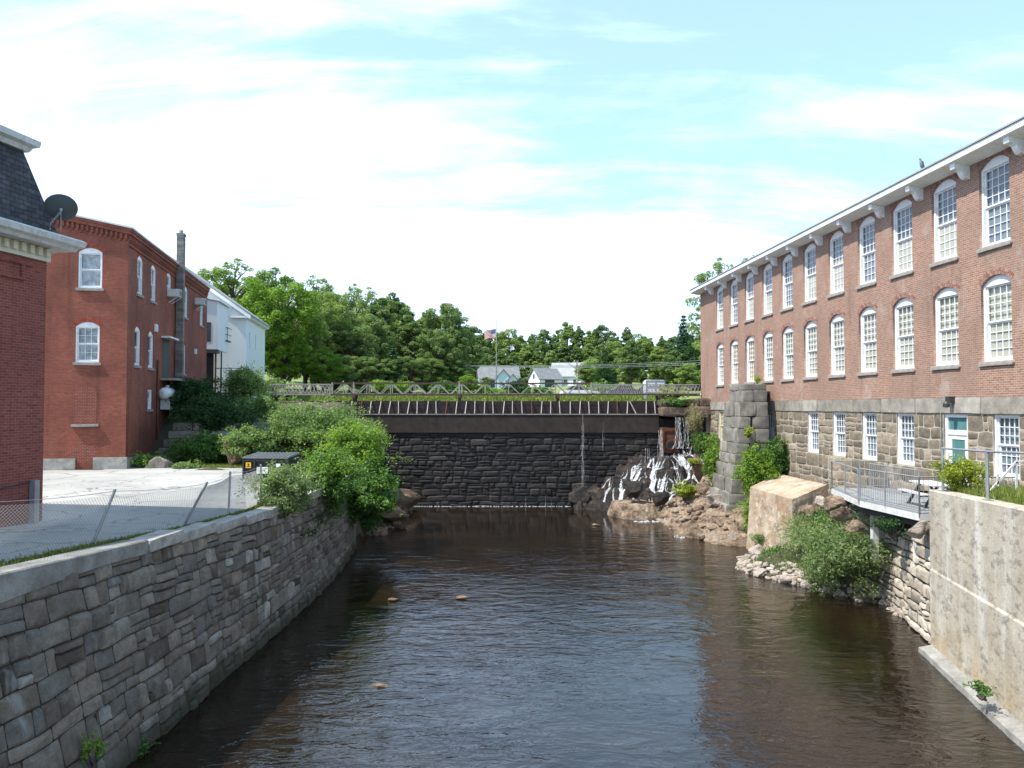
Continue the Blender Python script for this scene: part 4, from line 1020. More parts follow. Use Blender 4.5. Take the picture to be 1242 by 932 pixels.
for sg in (1, -1):
    x0 = -HW/2; xe = x0+sg*(HW/2+.45); ze = EH-.45*s_; vs = [(x0, -.4, EH+PK+.05), (xe, -.4, ze+.05), (xe, HL+.3, ze+.05), (x0, HL+.3, EH+PK+.05)]
    m.add([(a_, b_, c_) for a_, b_, c_ in vs]+[(a_, b_, c_+.16) for a_, b_, c_ in vs], [(3, 2, 1, 0), (4, 5, 6, 7), (0, 1, 5, 4), (1, 2, 6, 5), (2, 3, 7, 6), (3, 0, 4, 7)] if sg > 0 else [(0, 1, 2, 3), (7, 6, 5, 4), (4, 5, 1, 0), (5, 6, 2, 1), (6, 7, 3, 2), (7, 4, 0, 3)])
m.build('roof', M_SHINGLE_L, wh)
m = MB(); m.prism([(0.002, EH-.5), (.32, EH-.42), (.40, EH-.2), (.002, EH-.05)], 'y', -.38, HL+.28); m.box(-1.2, .38, -.38, -.002, EH-.45, EH-.28)
m.prism([(-HW/2, EH+PK-.02), (-HW/2, EH+PK-.32), (.35, EH-.55), (.42, EH-.28)], 'y', -.40, -.34); m.build('eaves_trim', M_WHITE, wh)
# annex with its fire stairs
an = thing('white_annex', 'small white clapboard annex raised on posts between the brick building and the white house', 'annex', tuple(P(262.5, 470, 59.5)), HA)
AO = -P(262.5, 470, 59.5).z
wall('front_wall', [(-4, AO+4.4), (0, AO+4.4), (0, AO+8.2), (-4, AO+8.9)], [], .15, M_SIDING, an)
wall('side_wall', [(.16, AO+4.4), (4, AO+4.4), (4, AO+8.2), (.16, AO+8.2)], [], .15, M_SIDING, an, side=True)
m = MB(); m.add([(.2, -.2, AO+8.15), (.2, 4.2, AO+8.15), (-4.2, 4.2, AO+8.95), (-4.2, -.2, AO+8.95), (.2, -.2, AO+8.3), (.2, 4.2, AO+8.3), (-4.2, 4.2, AO+9.1), (-4.2, -.2, AO+9.1)], [(3, 2, 1, 0), (4, 5, 6, 7), (0, 1, 5, 4), (1, 2, 6, 5), (2, 3, 7, 6), (3, 0, 4, 7)]); m.build('roof', M_WHITE, an)
m = MB(); m.box(-.95, -.45, -.03, .0-.002, AO+5.0, AO+6.5); m.build('window', M_INSIDE, an)
m = MB(); m.box(-4, .1, -.3, .6, AO+4.1, AO+4.39); m.build('canopy', M_DARKMETAL, an)
for xx in (-.05, -2.0):
    m = MB(); m.box(xx-.06, xx+.06, -.2, -.08, -1.5, AO+4.1); m.build('post', M_RUST, an)
m = MB(); m.box(-4, -.3, .3, .4, -1.5, AO+4.1); m.build('recess_shade_panel', M_DARKMETAL, an)  # dark sheet standing in for the shade under the annex
fe = thing('fire_escape', 'dark metal balconies and stair rails on the gable wall of the white house', 'fire escape', tuple(P(270, 470, 62.6)), HA)
FZ = -P(270, 470, 62.6).z
def balc(x0, x1, z, hh, nm='balcony', curve=False):
    m = MB(); m.box(x0, x1, -.1, 1.4, z, z+.1)
    for zz in (z+hh, z+hh*.5):
        m.bar((x0, -.1, zz), (x1, -.1, zz), .045); m.bar((x1, -.1, zz), (x1, 1.4, zz), .045); m.bar((x0, -.1, zz), (x0, 1.4, zz), .045)
    for x in lin(x0, x1, 4): m.bar((x, -.1, z), (x, -.1, z+hh), .035)
    m.build(nm, M_DARKMETAL, fe)
balc(-.9, .35, FZ+5.3, 1.1); balc(-.6, 1.15, FZ+1.0, 2.1)
m = MB(); m.bar((-.1, -.1, -1), (-.1, -.1, FZ+5.3), .09); m.build('post', M_DARKMETAL, fe)
m = MB(); m.box(.25, 1.1, 1.0, 1.05, FZ+1.2, FZ+3.0); m.build('screen_panel', M_METAL, fe)

# ================================================================ MILL
MA = math.atan2(-.998, .06)
ML = 47.5
mill = thing('brick_mill', 'long two tone brick mill with arched white windows on a rubble stone base', 'mill building', (13.66, 55.6, 0), MA)
def mx_(Y): return (55.6-Y)/.998
MYk = [51.4, 48.7, 46.0, 43.25, 40.6, 37.9, 35.2, 32.5, 29.85, 27.2, 24.6, 21.95, 19.3, 16.65, 14.0]
WWd = 1.42
up = [opening(mx_(y), 5.20, WWd, 2.86, .28) for y in MYk]; md = [opening(mx_(y), 1.45, WWd, 2.78, .28) for y in MYk]
wall('brick_facade', [(0, .30), (ML, .30), (ML, 8.6), (0, 8.6)], up+md, .5, M_BRICK_MILL, mill)
wall('end_wall', [(.502, -8), (20, -8), (20, 8.6), (.502, 8.6)], [], .4, M_BRICK_MILL, mill, side=True).location = (.41, 0, 0)
wall('near_wall', [(.502, -3), (20, -3), (20, 8.6), (.502, 8.6)], [], .4, M_BRICK_MILL, mill, side=True).location = (ML, 0, 0)
wU = make_window(mill, WWd, 2.86, .28, 4, 4, M_WHITE, M_BLIND2, head=.04, sill_mat=M_SILL, arch_mat=M_ARCHBRICK)
wM = make_window(mill, WWd, 2.78, .28, 4, 4, M_WHITE, M_BLIND, head=.04, sill_mat=M_SILL, arch_mat=M_ARCHBRICK)
bl = [c for c in wM.children if c.name.startswith('blind')][0]
for i, y in enumerate(MYk):
    a = wU if i == 0 else copy_tree(wU, mill); a.location = (mx_(y), 0, 5.20)
    a = wM if i == 0 else copy_tree(wM, mill); a.location = (mx_(y), 0, 1.45)
    if i in (1, 2):
        for c in a.children:
            if c.name.startswith('blind'): c.data = c.data.copy(); c.data.materials[0] = M_BLIND3
# half drawn blinds upstairs
for i, y in enumerate(MYk):
    if i % 3 != 1:
        m = MB(); hh = (1.2, 0, 1.5, 1.0)[i % 4] or 1.3; m.box(mx_(y)-.6, mx_(y)+.6, .227, .242, 5.24, 5.24+hh); m.build('blind', M_BLIND, mill)
# granite band
b = MB(); r = random.Random(12); x = 0
while x < ML:
    l = min(r.uniform(1.5, 2.6), ML-x); b.block(Matrix.Translation((x+l/2, .22, .03)), l-.012, .56, .535, r.random()*40, r.random(), rough=.012, cut=5, bev=.03); x += l
b.build('granite_band', M_BAND, mill)
# rubble base with openings
GH = [(54.0, 'tan'), (51.3, 'tan'), (43.0, 'board'), (37.7, 'w'), (35.1, 'w'), (32.45, 'w'), (29.8, 'w'), (26.75, 'door'), (24.25, 'w'), (21.6, 'w'), (19, 'w')]
gh = []
for y, k in GH:
    x = mx_(y)
    if k == 'tan': gh.append((x, -2.35, .95, 2.05))
    elif k == 'door': gh.append((x, -2.85, 1.30, 2.58))
    else: gh.append((x, -2.25, 1.16, 1.98))
wall('base_backing', [(0, -8), (ML, -8), (ML, -.24), (0, -.24)], [opening(x, z, w_, h_, 0) for x, z, w_, h_ in gh], .5, M_MORTAR, mill)
rng = random.Random(31); b = MB()
def mf(u0, v0):
    return lambda u, v, d: (u0+u, -.012-d, v0+v)
def addpatch(xa, xb, za, zb):
    if xb-xa < .12 or zb-za < .12: return
    rc = stone_rects(xb-xa, zb-za, rng, (.28, .52), (.40, 1.35), .22)
    stones(b, rc, mf(xa, za), rng, gap=.034, bulge=.016, edge=-.008, rnd=.08, warp=.09, n=5, wf=1.3, jit=.01, W=xb-xa, H=zb-za)
edges = sorted([(x-w_/2, x+w_/2, z, z+h_) for x, z, w_, h_ in gh]); pr = 0
for e in edges:
    addpatch(pr, e[0]-.01, -2.30, -.26); pr = e[1]+.01
    if e[2] > -2.29: addpatch(e[0]-.0, e[1]+.0, -2.30, e[2]-.01) if e[2]+2.30 > .12 else None
addpatch(pr, ML, -2.30, -.26)
addpatch(0, mx_(27.5), -5.0, -2.30); addpatch(mx_(27.5), mx_(26.0), -5.0, -2.87); addpatch(mx_(26.0), ML, -4.2, -2.30)
b.build('rubble_base', M_RUBBLE, mill)
wG = make_window(mill, 1.16, 1.98, 0, 4, 3, M_WHITE, M_BLIND2, jamb=.08, deep=.08, head=.08)
first = True
for (x, z, w_, h_), (y, k) in zip(gh, GH):
    if k == 'w':
        a = wG if first else copy_tree(wG, mill); first = False; a.location = (x, 0, z)
    if k == 'board':
        a = make_window(mill, 1.16, 1.98, 0, 3, 3, M_WHITE, M_BLIND, jamb=.07, deep=.03); a.location = (x, 0, z)
        m = MB(); m.box(-.50, .50, -.01, .0, .06, 1.06); m.build('white_board', M_WHITE, a)
    if k == 'tan':
        a = make_window(mill, .95, 2.05, 0, 3, 3, M_CREAM, M_BLIND3, jamb=.07, deep=.08); a.location = (x, 0, z)
# glazed door with transom and lamp
xd = mx_(26.75); dr = MB(); z0 = -2.85
for (xa, xb, za, zb) in ((-.648, -.53, 0, 2.575), (.53, .648, 0, 2.575), (-.53, .53, 2.46, 2.575), (-.53, .53, 1.86, 2.02)): dr.box(xa, xb, .06, .2, za, zb)
dr.box(-.53, -.36, .1, .16, .02, 1.86); dr.box(.36, .53, .1, .16, .02, 1.86); dr.box(-.36, .36, .1, .16, 1.70, 1.86); dr.box(-.36, .36, .1, .16, .02, .45)
d_ = dr.build('door', M_WHITE, mill); d_.location = (xd, 0, z0)
m = MB(); m.box(-.36, .36, .12, .14, .45, 1.70); m.box(-.53, .53, .12, .14, 2.02, 2.46); m.build('glass', M_TEAL, d_)
m = MB(); m.tube([(-.42, .1, 1.0), (-.42, .03, 1.0), (-.42, .03, 1.2), (-.42, .1, 1.2)], .012, 6); m.build('handle', M_DARKMETAL, d_)
m = MB(); m.box(-.8, .8, -.5, .06, -.14, -.02); m.build('threshold', M_SILL, d_)
lp = MB(); lp.tube([(xd-.75, -.04, -1.9), (xd-.75, -.04, .17), (xd-.68, -.04, .24), (xd+.70, -.04, .24), (xd+.75, -.04, .17), (xd+.75, -.04, -.15)], .02, 6); lp.build('conduit', M_METAL, mill)
lp = MB(); lp.box(xd-.14, xd+.10, -.26, -.03, .12, .34); lp.lathe([(.0, 0), (.10, .02), (.11, .14), (.05, .22)], 12, (xd-.02, -.3, -.05)); lp.build('door_lamp', M_DARKMETAL, mill)
# eaves
b = MB(); b.prism([(-.62, 8.22), (-.02, 8.10), (-.02, 8.42), (6, 9.3), (6, 9.4), (-.66, 8.44), (-.66, 8.24)], 'x', -.35, ML+.3); b.build('eaves', M_WHITE, mill)
b = MB(); b.add([(-.38, -.70, 8.445), (ML+.35, -.70, 8.445), (ML+.35, 10, 9.9), (-.38, 10, 9.9), (-.38, 21, 8.5), (ML+.35, 21, 8.5), (-.38, -.70, 8.50), (ML+.35, -.70, 8.50), (ML+.35, 10, 9.97), (-.38, 10, 9.97)], [(0, 1, 7, 6), (6, 7, 8, 9), (1, 2, 8, 7), (0, 6, 9, 3), (3, 9, 8, 2), (3, 2, 5, 4)]); b.build('roof', M_SHINGLE_L, mill)
br = MB(); br.prism([(-.56, 8.10), (-.54, 8.02), (-.40, 7.99), (-.30, 7.93), (-.24, 7.80), (-.16, 7.70), (-.002, 7.66), (-.002, 8.12), (-.56, 8.215)], 'x', -.12, .12)
bk = br.build('eaves_bracket', M_WHITE, mill); bk.location = (mx_(MYk[0]+1.34), 0, 0)
for i, y in enumerate(MYk):
    c = bk.copy(); COL.objects.link(c); c.location = (mx_(y-1.34), 0, 0)
b = MB(); b.tube([(mx_(28.6), -.05, 8.1), (mx_(28.6), -.05, 7.75)], .02, 6); b.build('downpipe', M_METAL, mill)
b = MB(); b.block(Matrix.Translation((mx_(43.4), -.15, .75)), .9, .5, .16, 3, rough=.01, cut=2); b.build('ledge_beam', M_DARKMETAL, mill)

# bird on the roof
bp = P(1122, 203, 28.6); bird = thing('bird', 'grey bird perched upright on the edge of the mill roof', 'bird', (14.73, 27.4, 8.53))
m = bmesh.new()
me = bpy.data.meshes.new('body'); sk = [((0, 0, .10), .055), ((-.01, 0, .17), .075), ((-.03, 0, .26), .06), ((-.045, 0, .31), .036), ((-.06, 0, .355), .042), ((-.085, 0, .36), .022), ((-.115, 0, .35), .006), ((.03, 0, .06), .04), ((.06, 0, -.02), .018), ((.08, 0, -.08), .012), ((-.02, .03, .05), .014), ((-.02, .03, .0), .008), ((-.02, -.03, .05), .014), ((-.02, -.03, .0), .008)]
ed = [(0, 1), (1, 2), (2, 3), (3, 4), (4, 5), (5, 6), (0, 7), (7, 8), (8, 9), (0, 10), (10, 11), (0, 12), (12, 13)]
me.from_pydata([s[0] for s in sk], ed, []); ob = bpy.data.objects.new('body', me); COL.objects.link(ob)
md_ = ob.modifiers.new('s', 'SKIN'); md_.use_smooth_shade = True; ob.modifiers.new('ss', 'SUBSURF').levels = 2
for v, s in zip(me.skin_vertices[0].data, sk): v.radius = (s[1], s[1])
me.skin_vertices[0].data[0].use_root = True
me.materials.append(paint('bird_feather', (.20, .21, .24), .8, .4, 14)); ob.parent = bird
bpy.context.view_layer.update()
for sg in (1, -1):
    w_ = MB(); w_.add([(-.03, sg*.065, .27), (.02, sg*.075, .24), (.07, sg*.055, .06), (.085, sg*.02, -.02), (.03, sg*.06, .08), (-.02, sg*.075, .16)], [(0, 1, 2, 3, 4, 5) if sg > 0 else (5, 4, 3, 2, 1, 0)]); w_.build('wing', MATS['dish_grey'], bird)

# ================================================================ RIGHT BANK
BKY = [22.0, 24.0, 27, 29.5, 31, 33, 34.5, 36.4, 38.3, 39.4, 42, 44, 47.2, 48.5, 52, 54.5]
BKX = [12.3, 12.7, 13.2, 11.7, 10.7, 9.7, 10.6, 12.1, 12.0, 10.4, 9.05, 9.0, 9.1, 8.6, 8.6, 8.6]
def rbank(x, y):
    d = x-itp(y, BKY, BKX)-.35*fb(x*.6, y*.6, 2)
    z = -7+itp(d, [-1.5, 0, .5, 1.6, 3.2, 5, 7], [-1.6, -.03, .30, .75, 1.75, 2.7, 3.0])
    return z+.16*fb(x*1.6, y*1.6, 5, 6)*sm(d+1)
b = hfield(lin(8.0, 17.0, 50), lin(22.3, 39.4, 80), rbank); struct(b.build('right_bank', M_BANKSOIL, smooth=True))
def slab(x, y):
    d = x-itp(y, BKY, BKX)-.5*fb(x*.5, y*.5, 2)
    z = -7+itp(d, [-1.5, 0, .35, 1.2, 2.6, 4, 6], [-1.5, -.04, .38, .75, 1.5, 2.2, 3.0])
    q = fb(x*.9+y*.7, y*.25-x*.15, 9, 6)
    return z+.45*q*sm(d+.8)+.22*abs(fb(x*2.2+y, y*1.2, 1, 6))-.05
lg = hfield(lin(7.8, 16.2, 110), lin(38.2, 50.5, 150), slab).build('rock_ledge', M_LEDGE, origin=(10, 43, -7), smooth=False)
tag(lg, 'broad brown bedrock ledge sloping into the river below the stone pier', 'rock ledge')
def flat(x, y):
    cx_, cy_ = 7.9, 49.6; a = (x-cx_)*.96+(y-cy_)*.10; bb = (y-cy_)
    r_ = ((a/2.0)**2+(bb/2.3)**2)**.5+.18*fb(x, y, 4)
    return -7.6+1.45*sm((1.12-r_)*1.9)+.12*fb(x*1.5, y*1.5, 7, 6)
lg2 = hfield(lin(5.3, 10.3, 70), lin(46.6, 52.6, 80), flat).build('rock_slab', M_LEDGE, origin=(7.9, 49.6, -7), smooth=False)
tag(lg2, 'low flat brown rock slab at the foot of the waterfall', 'rock ledge')
# cascade mound
def casc(x, y):
    q = .52*max(0, 10.6-x)+.80*max(0, 53.75-y)-.20*max(0, x-12)+.55*fb(x*.6, y*.6, 3)
    st = .72; q = max(0, q); q = (math.floor(q/st)+sm((q/st % 1)*2.4-.7))*st
    z = -2.85-q+.30*fb(x*1.5, y*1.5, 8, 5)+.16*abs(fb(x*3.5, y*3.5, 1, 5))
    return max(z, -7.6)
cm = hfield(lin(4.2, 14.6, 130), lin(46.0, 54.3, 110), casc).build('cascade_rock', M_WETROCK, origin=(10, 51, -7), smooth=False)
tag(cm, 'dark wet stepped rock mound under the white cascade beside the dam', 'rock mound')
# white water running down the mound
rs = random.Random(77); b = MB()
from mathutils.bvhtree import BVHTree
def run(x, y, n_, wdt, m=b, lim=-6.95):
    vx, vy = 0, 0; pts = []
    for i in range(n_):
        e = .12; gx = (casc(x+e, y)-casc(x-e, y))/(2*e); gy = (casc(x, y+e)-casc(x, y-e))/(2*e)
        g_ = math.hypot(gx, gy)+1e-5; vx = vx*.55-gx/g_*.45+rs.gauss(0, .10); vy = vy*.55-gy/g_*.45+rs.gauss(0, .10); vy = min(vy, .1)
        l = math.hypot(vx, vy)+1e-5; x += vx/l*.11; y += vy/l*.11; z = casc(x, y)
        if z < lim or x < 4.3 or x > 14.4: break
        pts.append((x, y, z, vx/l, vy/l, g_))
    seg = []
    for (x, y, z, vx, vy, g_) in pts+[None]*0:
        seg.append((x, y, z, vx, vy))
    if len(seg) < 6: return
    vs = []; fs = []
    zs = [s[2] for s in seg]
    for i in range(len(seg)):      # water jumps off the steps: smooth the profile upwards
        a = max(0, i-3); zs[i] = max(zs[i], sum(s[2] for s in seg[a:i+1])/(i+1-a))
    for i, (x, y, z, vx, vy) in enumerate(seg):
        w_ = wdt*(.6+.5*abs(fb(x*3, y*3, wdt*50)))*(min(1, i/4)+.1)
        lift = .035+.03*rs.random()
        for k, s in enumerate((-1, -.33, .33, 1)):
            px_, py_ = x-vy*w_*s, y+vx*w_*s; vs.append((px_-10, py_-51, max(zs[i], casc(px_, py_))+lift*(1-.7*s*s)+7))
    for i in range(len(seg)-1):
        for k in range(3): fs.append((i*4+k, i*4+k+1, i*4+k+5, i*4+k+4))
    m.add(vs, fs)
for i in range(190):
    x0_ = 7.8+4.8*rs.random()**.75; run(x0_, 53.5-rs.uniform(0, .9), rs.randint(30, 90), rs.uniform(.03, .12))
for i in range(520):
    run(rs.uniform(6.8, 12.4), rs.uniform(49.4, 53.0), rs.randint(8, 26), rs.uniform(.02, .10))
def fallstrand(m, x, y, z0, z1, wd, sway=.1, off=(0, 0, 0), rsx=rs):
    n_ = 16; vs = []; fs = []
    ph = rsx.uniform(0, 9)
    for i in range(n_+1):
        t = i/n_; z = z0+(z1-z0)*t; xx = x+sway*fb(ph, z*.5)*t*3; w_ = wd*(.5+.7*abs(fb(ph+3, z*1.2)))*(.7+t*.8); yy = y-.12*math.sqrt(t)-.10*t
        vs += [(xx-w_-off[0], yy-off[1], z-off[2]), (xx-off[0], yy-.03-off[1], z-off[2]), (xx+w_-off[0], yy-off[1], z-off[2])]
    for i in range(n_): fs += [(i*3, i*3+1, i*3+4, i*3+3), (i*3+1, i*3+2, i*3+5, i*3+4)]
    m.add(vs, fs)
OC = (10, 51, -7)
for i in range(16): fallstrand(b, 11.35+rs.uniform(-.22, .75), 52.9, -.75, -2.9, rs.uniform(.006, .030), .14, OC)
for i in range(6): fallstrand(b, 10.15+rs.uniform(-.25, .15), 52.9, -1.6, -4.0, rs.uniform(.012, .04), .08, OC)
for i in range(3): fallstrand(b, 9.35+rs.uniform(-.15, .2), 53.3, -2.9, -4.6, rs.uniform(.012, .03), .08, OC)
struct(b.build('cascade_water', M_FOAM, origin=(0, 0, 0))).location = OC
# seepage down the dam face
b = MB(); OD = (4.9, 54, -7)
for i in range(12):
    za = rs.uniform(-4.5, -.6); fallstrand(b, 4.95+rs.uniform(-.08, .10), 54.12, za, max(-6.95, za-rs.uniform(.8, 2.4)), rs.uniform(.004, .016), .05, OD)
for i in range(3): fallstrand(b, 4.95+rs.uniform(-.03, .04), 54.12, -.6, -6.95, rs.uniform(.004, .010), .03, OD)
for i in range(4):
    za = rs.uniform(-3.5, -.6); fallstrand(b, 6.4+rs.uniform(-.06, .06), 54.1, za, za-1.2, rs.uniform(.003, .006), .03, OD)
for i in range(9): fallstrand(b, rs.uniform(-6.0, 9.5), 54.0, rs.uniform(-6.6, -5.6), -6.98, rs.uniform(.006, .02), .02, OD)
struct(b.build('seeping_water', M_FOAM, origin=(0, 0, 0))).location = OD
# foam lying on the pool
b = MB()
def foam_patch(cx_, cy_, rx, ry, n_=60, s=.10):
    for i in range(n_):
        a = rs.uniform(0, 6.28); q = rs.random()**.5; x, y = cx_+math.cos(a)*q*rx, cy_+math.sin(a)*q*ry; r_ = s*rs.uniform(.4, 1.3); m_ = 7; z = WATER+.012+.02*rs.random()
        b.add([(x, y, z+.025)]+[(x+math.cos(6.28*k/m_)*r_*rs.uniform(.6, 1.3), y+math.sin(6.28*k/m_)*r_*rs.uniform(.6, 1.3), z-.012) for k in range(m_)], [(0, 1+k, 1+(k+1) % m_) for k in range(m_)])
for x in lin(-6.8, 6.0, 60): foam_patch(x, 53.92+rs.uniform(-.04, .03), .14, .04, 4, .05)
foam_patch(8.2, 46.9, .8, .3, 50, .08); foam_patch(4.9, 53.4, .35, .3, 40, .09); foam_patch(6.0, 53.1, .5, .3, 50, .1); foam_patch(9.0, 41.4, .3, .5, 40, .04); foam_patch(9.3, 47.9, .4, 1.0, 60, .07)
struct(b.build('foam', M_FOAM))
# boulders in and round the falls
def rpx(name, lb, px, py, Y, size, seed, mat, cat='boulder', dz=0, group=None, rz=0, **k):
    p = P(px, py, Y); return rock(name, lb, (p.x, p.y, p.z+dz), size, seed, mat, cat, group, rz=rz, **k)
rpx('boulder', 'dark brown rounded boulder at the foot of the dam with water running over it', 703, 605, 53.0, (1.05, .7, .85), 3, M_WETROCK)
rpx('boulder', 'large dark red boulder left of the cascade just above the flat slab', 770, 592, 49.4, (1.0, .8, .62), 5, M_WETROCK, rz=.4)
rpx('boulder', 'wet brown boulder in the middle of the cascade left of the round green shrub', 801, 604, 48.0, (.72, .6, .60), 8, M_WETROCK, rz=1.1)
rpx('boulder', 'mossy leaning boulder on the right side of the cascade top', 846, 568, 48.9, (.62, .55, .85), 12, M_BROWNROCK, rz=.2)
rpx('boulder', 'brown angular rock wedged between cascade and pier foot', 854, 592, 46.3, (.62, .5, .55), 15, M_LEDGE, rz=.7)
rpx('boulder', 'pale grey block of rock at the pier foot above the ledge', 872, 607, 43.2, (1.0, .7, .45), 18, M_PALEROCK, rz=.3)
rpx('boulder', 'dark rock heap at the left foot of the dam below the shrubs', 484, 606, 52.2, (1.7, 1.4, 1.25), 22, M_BROWNROCK, rz=.3)
rpx('boulder', 'brown rock on the left bank just under the overhanging sumac', 470, 622, 46.0, (1.2, 1.2, .8), 25, M_BROWNROCK)
rpx('river_stone', 'small tan stone breaking the surface in the middle of the river', 461, 833, 17.85, (.22, .13, .10), 31, M_LEDGE, 'stone', sub=3)
rpx('river_stone', 'tiny brown stone awash upstream near the left wall', 478, 727, 27.9, (.25, .14, .06), 33, M_BROWNROCK, 'stone', sub=3)
rpx('river_stone', 'pale stone just breaking the calm pool below the waterfall', 722, 637, 45.3, (.30, .18, .12), 34, M_LEDGE, 'stone', sub=3)
rpx('river_stone', 'submerged tan stone left of the rippled middle of the river', 560, 724, 28.2, (.30, .2, .05), 36, M_LEDGE, 'stone', sub=3)
# heap of pale boulders at the tip of the bank
hp = [(905, 680, 35.0, .55, 'leftmost pale boulder at the tip of the right bank'), (921, 668, 35.8, .50, 'pale boulder topmost in the heap at the tip of the right bank'), (938, 682, 34.2, .58, 'large pinkish boulder in the middle of the heap on the right bank'), (925, 694, 33.6, .42, 'low flat boulder at the waterline in front of the pale heap'), (956, 692, 33.0, .50, 'pale boulder at the right end of the heap beside the grey bush'), (897, 688, 34.3, .34, 'small low stone furthest out in the water at the bank tip'), (950, 672, 35.0, .42, 'rounded boulder behind the heap next to the yellow green weeds'), (968, 699, 32.0, .40, 'tan waterside boulder under the left edge of the grey green bush')]
for i, (px, py, Y, s, lb) in enumerate(hp): rpx('boulder', lb, px, py, Y, (s*1.15, s*.9, s*.62), 40+i, M_PALEROCK, group='pale boulders at the bank tip', rz=i*.8)
hp = [(1022, 622, 27.6, .40, 'tan squared rock right under the corner of the metal deck'), (1010, 612, 29.2, .50, 'brown rock between the sloping concrete block and the deck'), (995, 608, 31.0, .34, 'white faced rock next to the concrete block on the bank'), (1040, 640, 26.9, .36, 'brown rock in the shade below the deck'), (1115, 644, 23.3, .40, 'top stone leaning against the tall concrete wall'), (985, 622, 31.5, .38, 'brown rock half hidden by leaves below the concrete block')]
for i, (px, py, Y, s, lb) in enumerate(hp): rpx('boulder', lb, px, py, Y, (s*1.1, s, s*.8), 60+i, [M_LEDGE, M_LEDGE, M_PALEROCK, M_LEDGE, M_PALEROCK, M_LEDGE][i], group='rocks by the deck', rz=i*.9)

# ---- stone pier
pr_ = thing('stone_pier', 'tall battered pier of big grey granite blocks in front of the mill', 'pier', (12.7, 43, -6.0))
b = MB(); r = random.Random(19); PO = Vector(pr_.location); z = -6.6; top = 1.22; k = 0
while z < top-.2:
    h = min(r.uniform(.55, .82), top-z)
    if top-z-h < .3: h = top-z
    t = (z+6)/7.2; xl = 11.45+1.15*max(0, min(1, t*1.12))**.85; xr = 13.95-.05*t; ya = 41.4+.55*t; yb = 45.4-.9*t
    if k >= 0 and z > -.6 and z < .6: xl -= .12*(k % 2)
    nx = 2; xm = xl+(xr-xl)*(.42+.16*(k % 2)); ym = ya+(yb-ya)*(.55-.2*(k % 2))
    for (x0, x1) in ((xl, xm), (xm, xr)):
        for (y0, y1) in ((ya, ym), (ym, yb)):
            b.block(Matrix.Translation(((x0+x1)/2-PO.x+r.uniform(-.03, .03), (y0+y1)/2-PO.y+r.uniform(-.03, .03), z+h/2-PO.z)), x1-x0-.02, y1-y0-.02, h-.015, r.random()*50, r.random(), rough=.035, cut=5, bev=.12)
    z += h; k += 1
b.build('granite_block', M_PIER, pr_)
# ---- sloping concrete block
cb = MB(); A_ = P(910, 591, 37.6); B_ = P(943.6, 574.7, 40.5); C_ = P(1003, 588, 34.2); D_ = P(961, 606, 33.6)
def ext(p, dx, dy, z): return Vector((p.x+dx, p.y+dy, z))
tops = [A_, B_, C_, D_]; bots = [ext(A_, -.25, -.1, -6.9), ext(B_, .3, .4, -6.9), ext(C_, .5, .1, -6.9), ext(D_, -.15, -.35, -6.9)]
nn = 14
def quadg(p, q, r_, s, amp, sd):
    vs = []
    nrm = (q-p).cross(s-p).normalized()
    for j in range(nn+1):
        for i in range(nn+1):
            u, v = i/nn, j/nn; w_ = p.lerp(q, u).lerp(s.lerp(r_, u), v); e = min(u, 1-u, v, 1-v)*4; w_ = w_+nrm*amp*fb(w_.x*1.2+sd, w_.y*1.2, w_.z*1.2, 5)*min(1, e)-nrm*0.0; vs.append(w_)
    m = nn+1; cb.add(vs, [(j*m+i, j*m+i+1, (j+1)*m+i+1, (j+1)*m+i) for j in range(nn) for i in range(nn)])
quadg(A_, D_, C_, B_, .05, 1); quadg(bots[0], bots[3], D_, A_, .12, 2); quadg(bots[3], bots[2], C_, D_, .15, 3); quadg(bots[2], bots[1], B_, C_, .1, 4); quadg(bots[1], bots[0], A_, B_, .1, 5)
ob = cb.build('concrete_block', M_BLOCK, origin=(12.6, 36, -6.9)); tag(ob, 'big broken concrete block with a sloping tan top on the right bank', 'concrete block')

# ---- yard retaining wall under the deck
yw = thing('yard_wall', 'low dry stone wall under the deck beside the tall concrete wall', 'wall', (12.8, 25.5, WATER)); YO = Vector(yw.location)
YWy = [22.3, 24.5, 27, 29.0, 31.5]; YWx = [12.15, 12.6, 13.15, 13.3, 13.4]
yl = 9.2
def yf(u, v, d):
    y = 22.35+u; return (itp(y, YWy, YWx)+.07*v-d-YO.x, y-YO.y, -7.3+v*(3.72-.25*sm((y-24)/4))/3.7-YO.z)
rng = random.Random(41); b = MB(); stones(b, stone_rects(yl, 3.7, rng, (.2, .48), (.35, 1.1), .2), yf, rng, gap=.03, bulge=.035, edge=-.045, rnd=.05, warp=.06, n=6, jit=.05, wf=.9, W=yl, H=3.7); b.build('stone_face', M_YARDSTONE, yw)
b = MB(); sheet(b, lin(0, yl, 16), lin(0, 3.7, 4), lambda u, v, d: yf(u, v, -.065)); sheet(b, lin(0, yl, 16), [3.7], lambda u, v, d: yf(u, v, 0))
b.build('joint', M_WALLJOINT, yw)
b = MB(); vs = []
for i, y in enumerate(lin(22.35, 31.5, 18)):
    x = itp(y, YWy, YWx); vs += [(x+.15, y, -3.68-.25*sm((y-24)/4)), (16.2, y, -3.62)]
b.add(vs, [(2*i, 2*i+2, 2*i+3, 2*i+1) for i in range(18)]); struct(b.build('yard_ground', M_BANKSOIL))

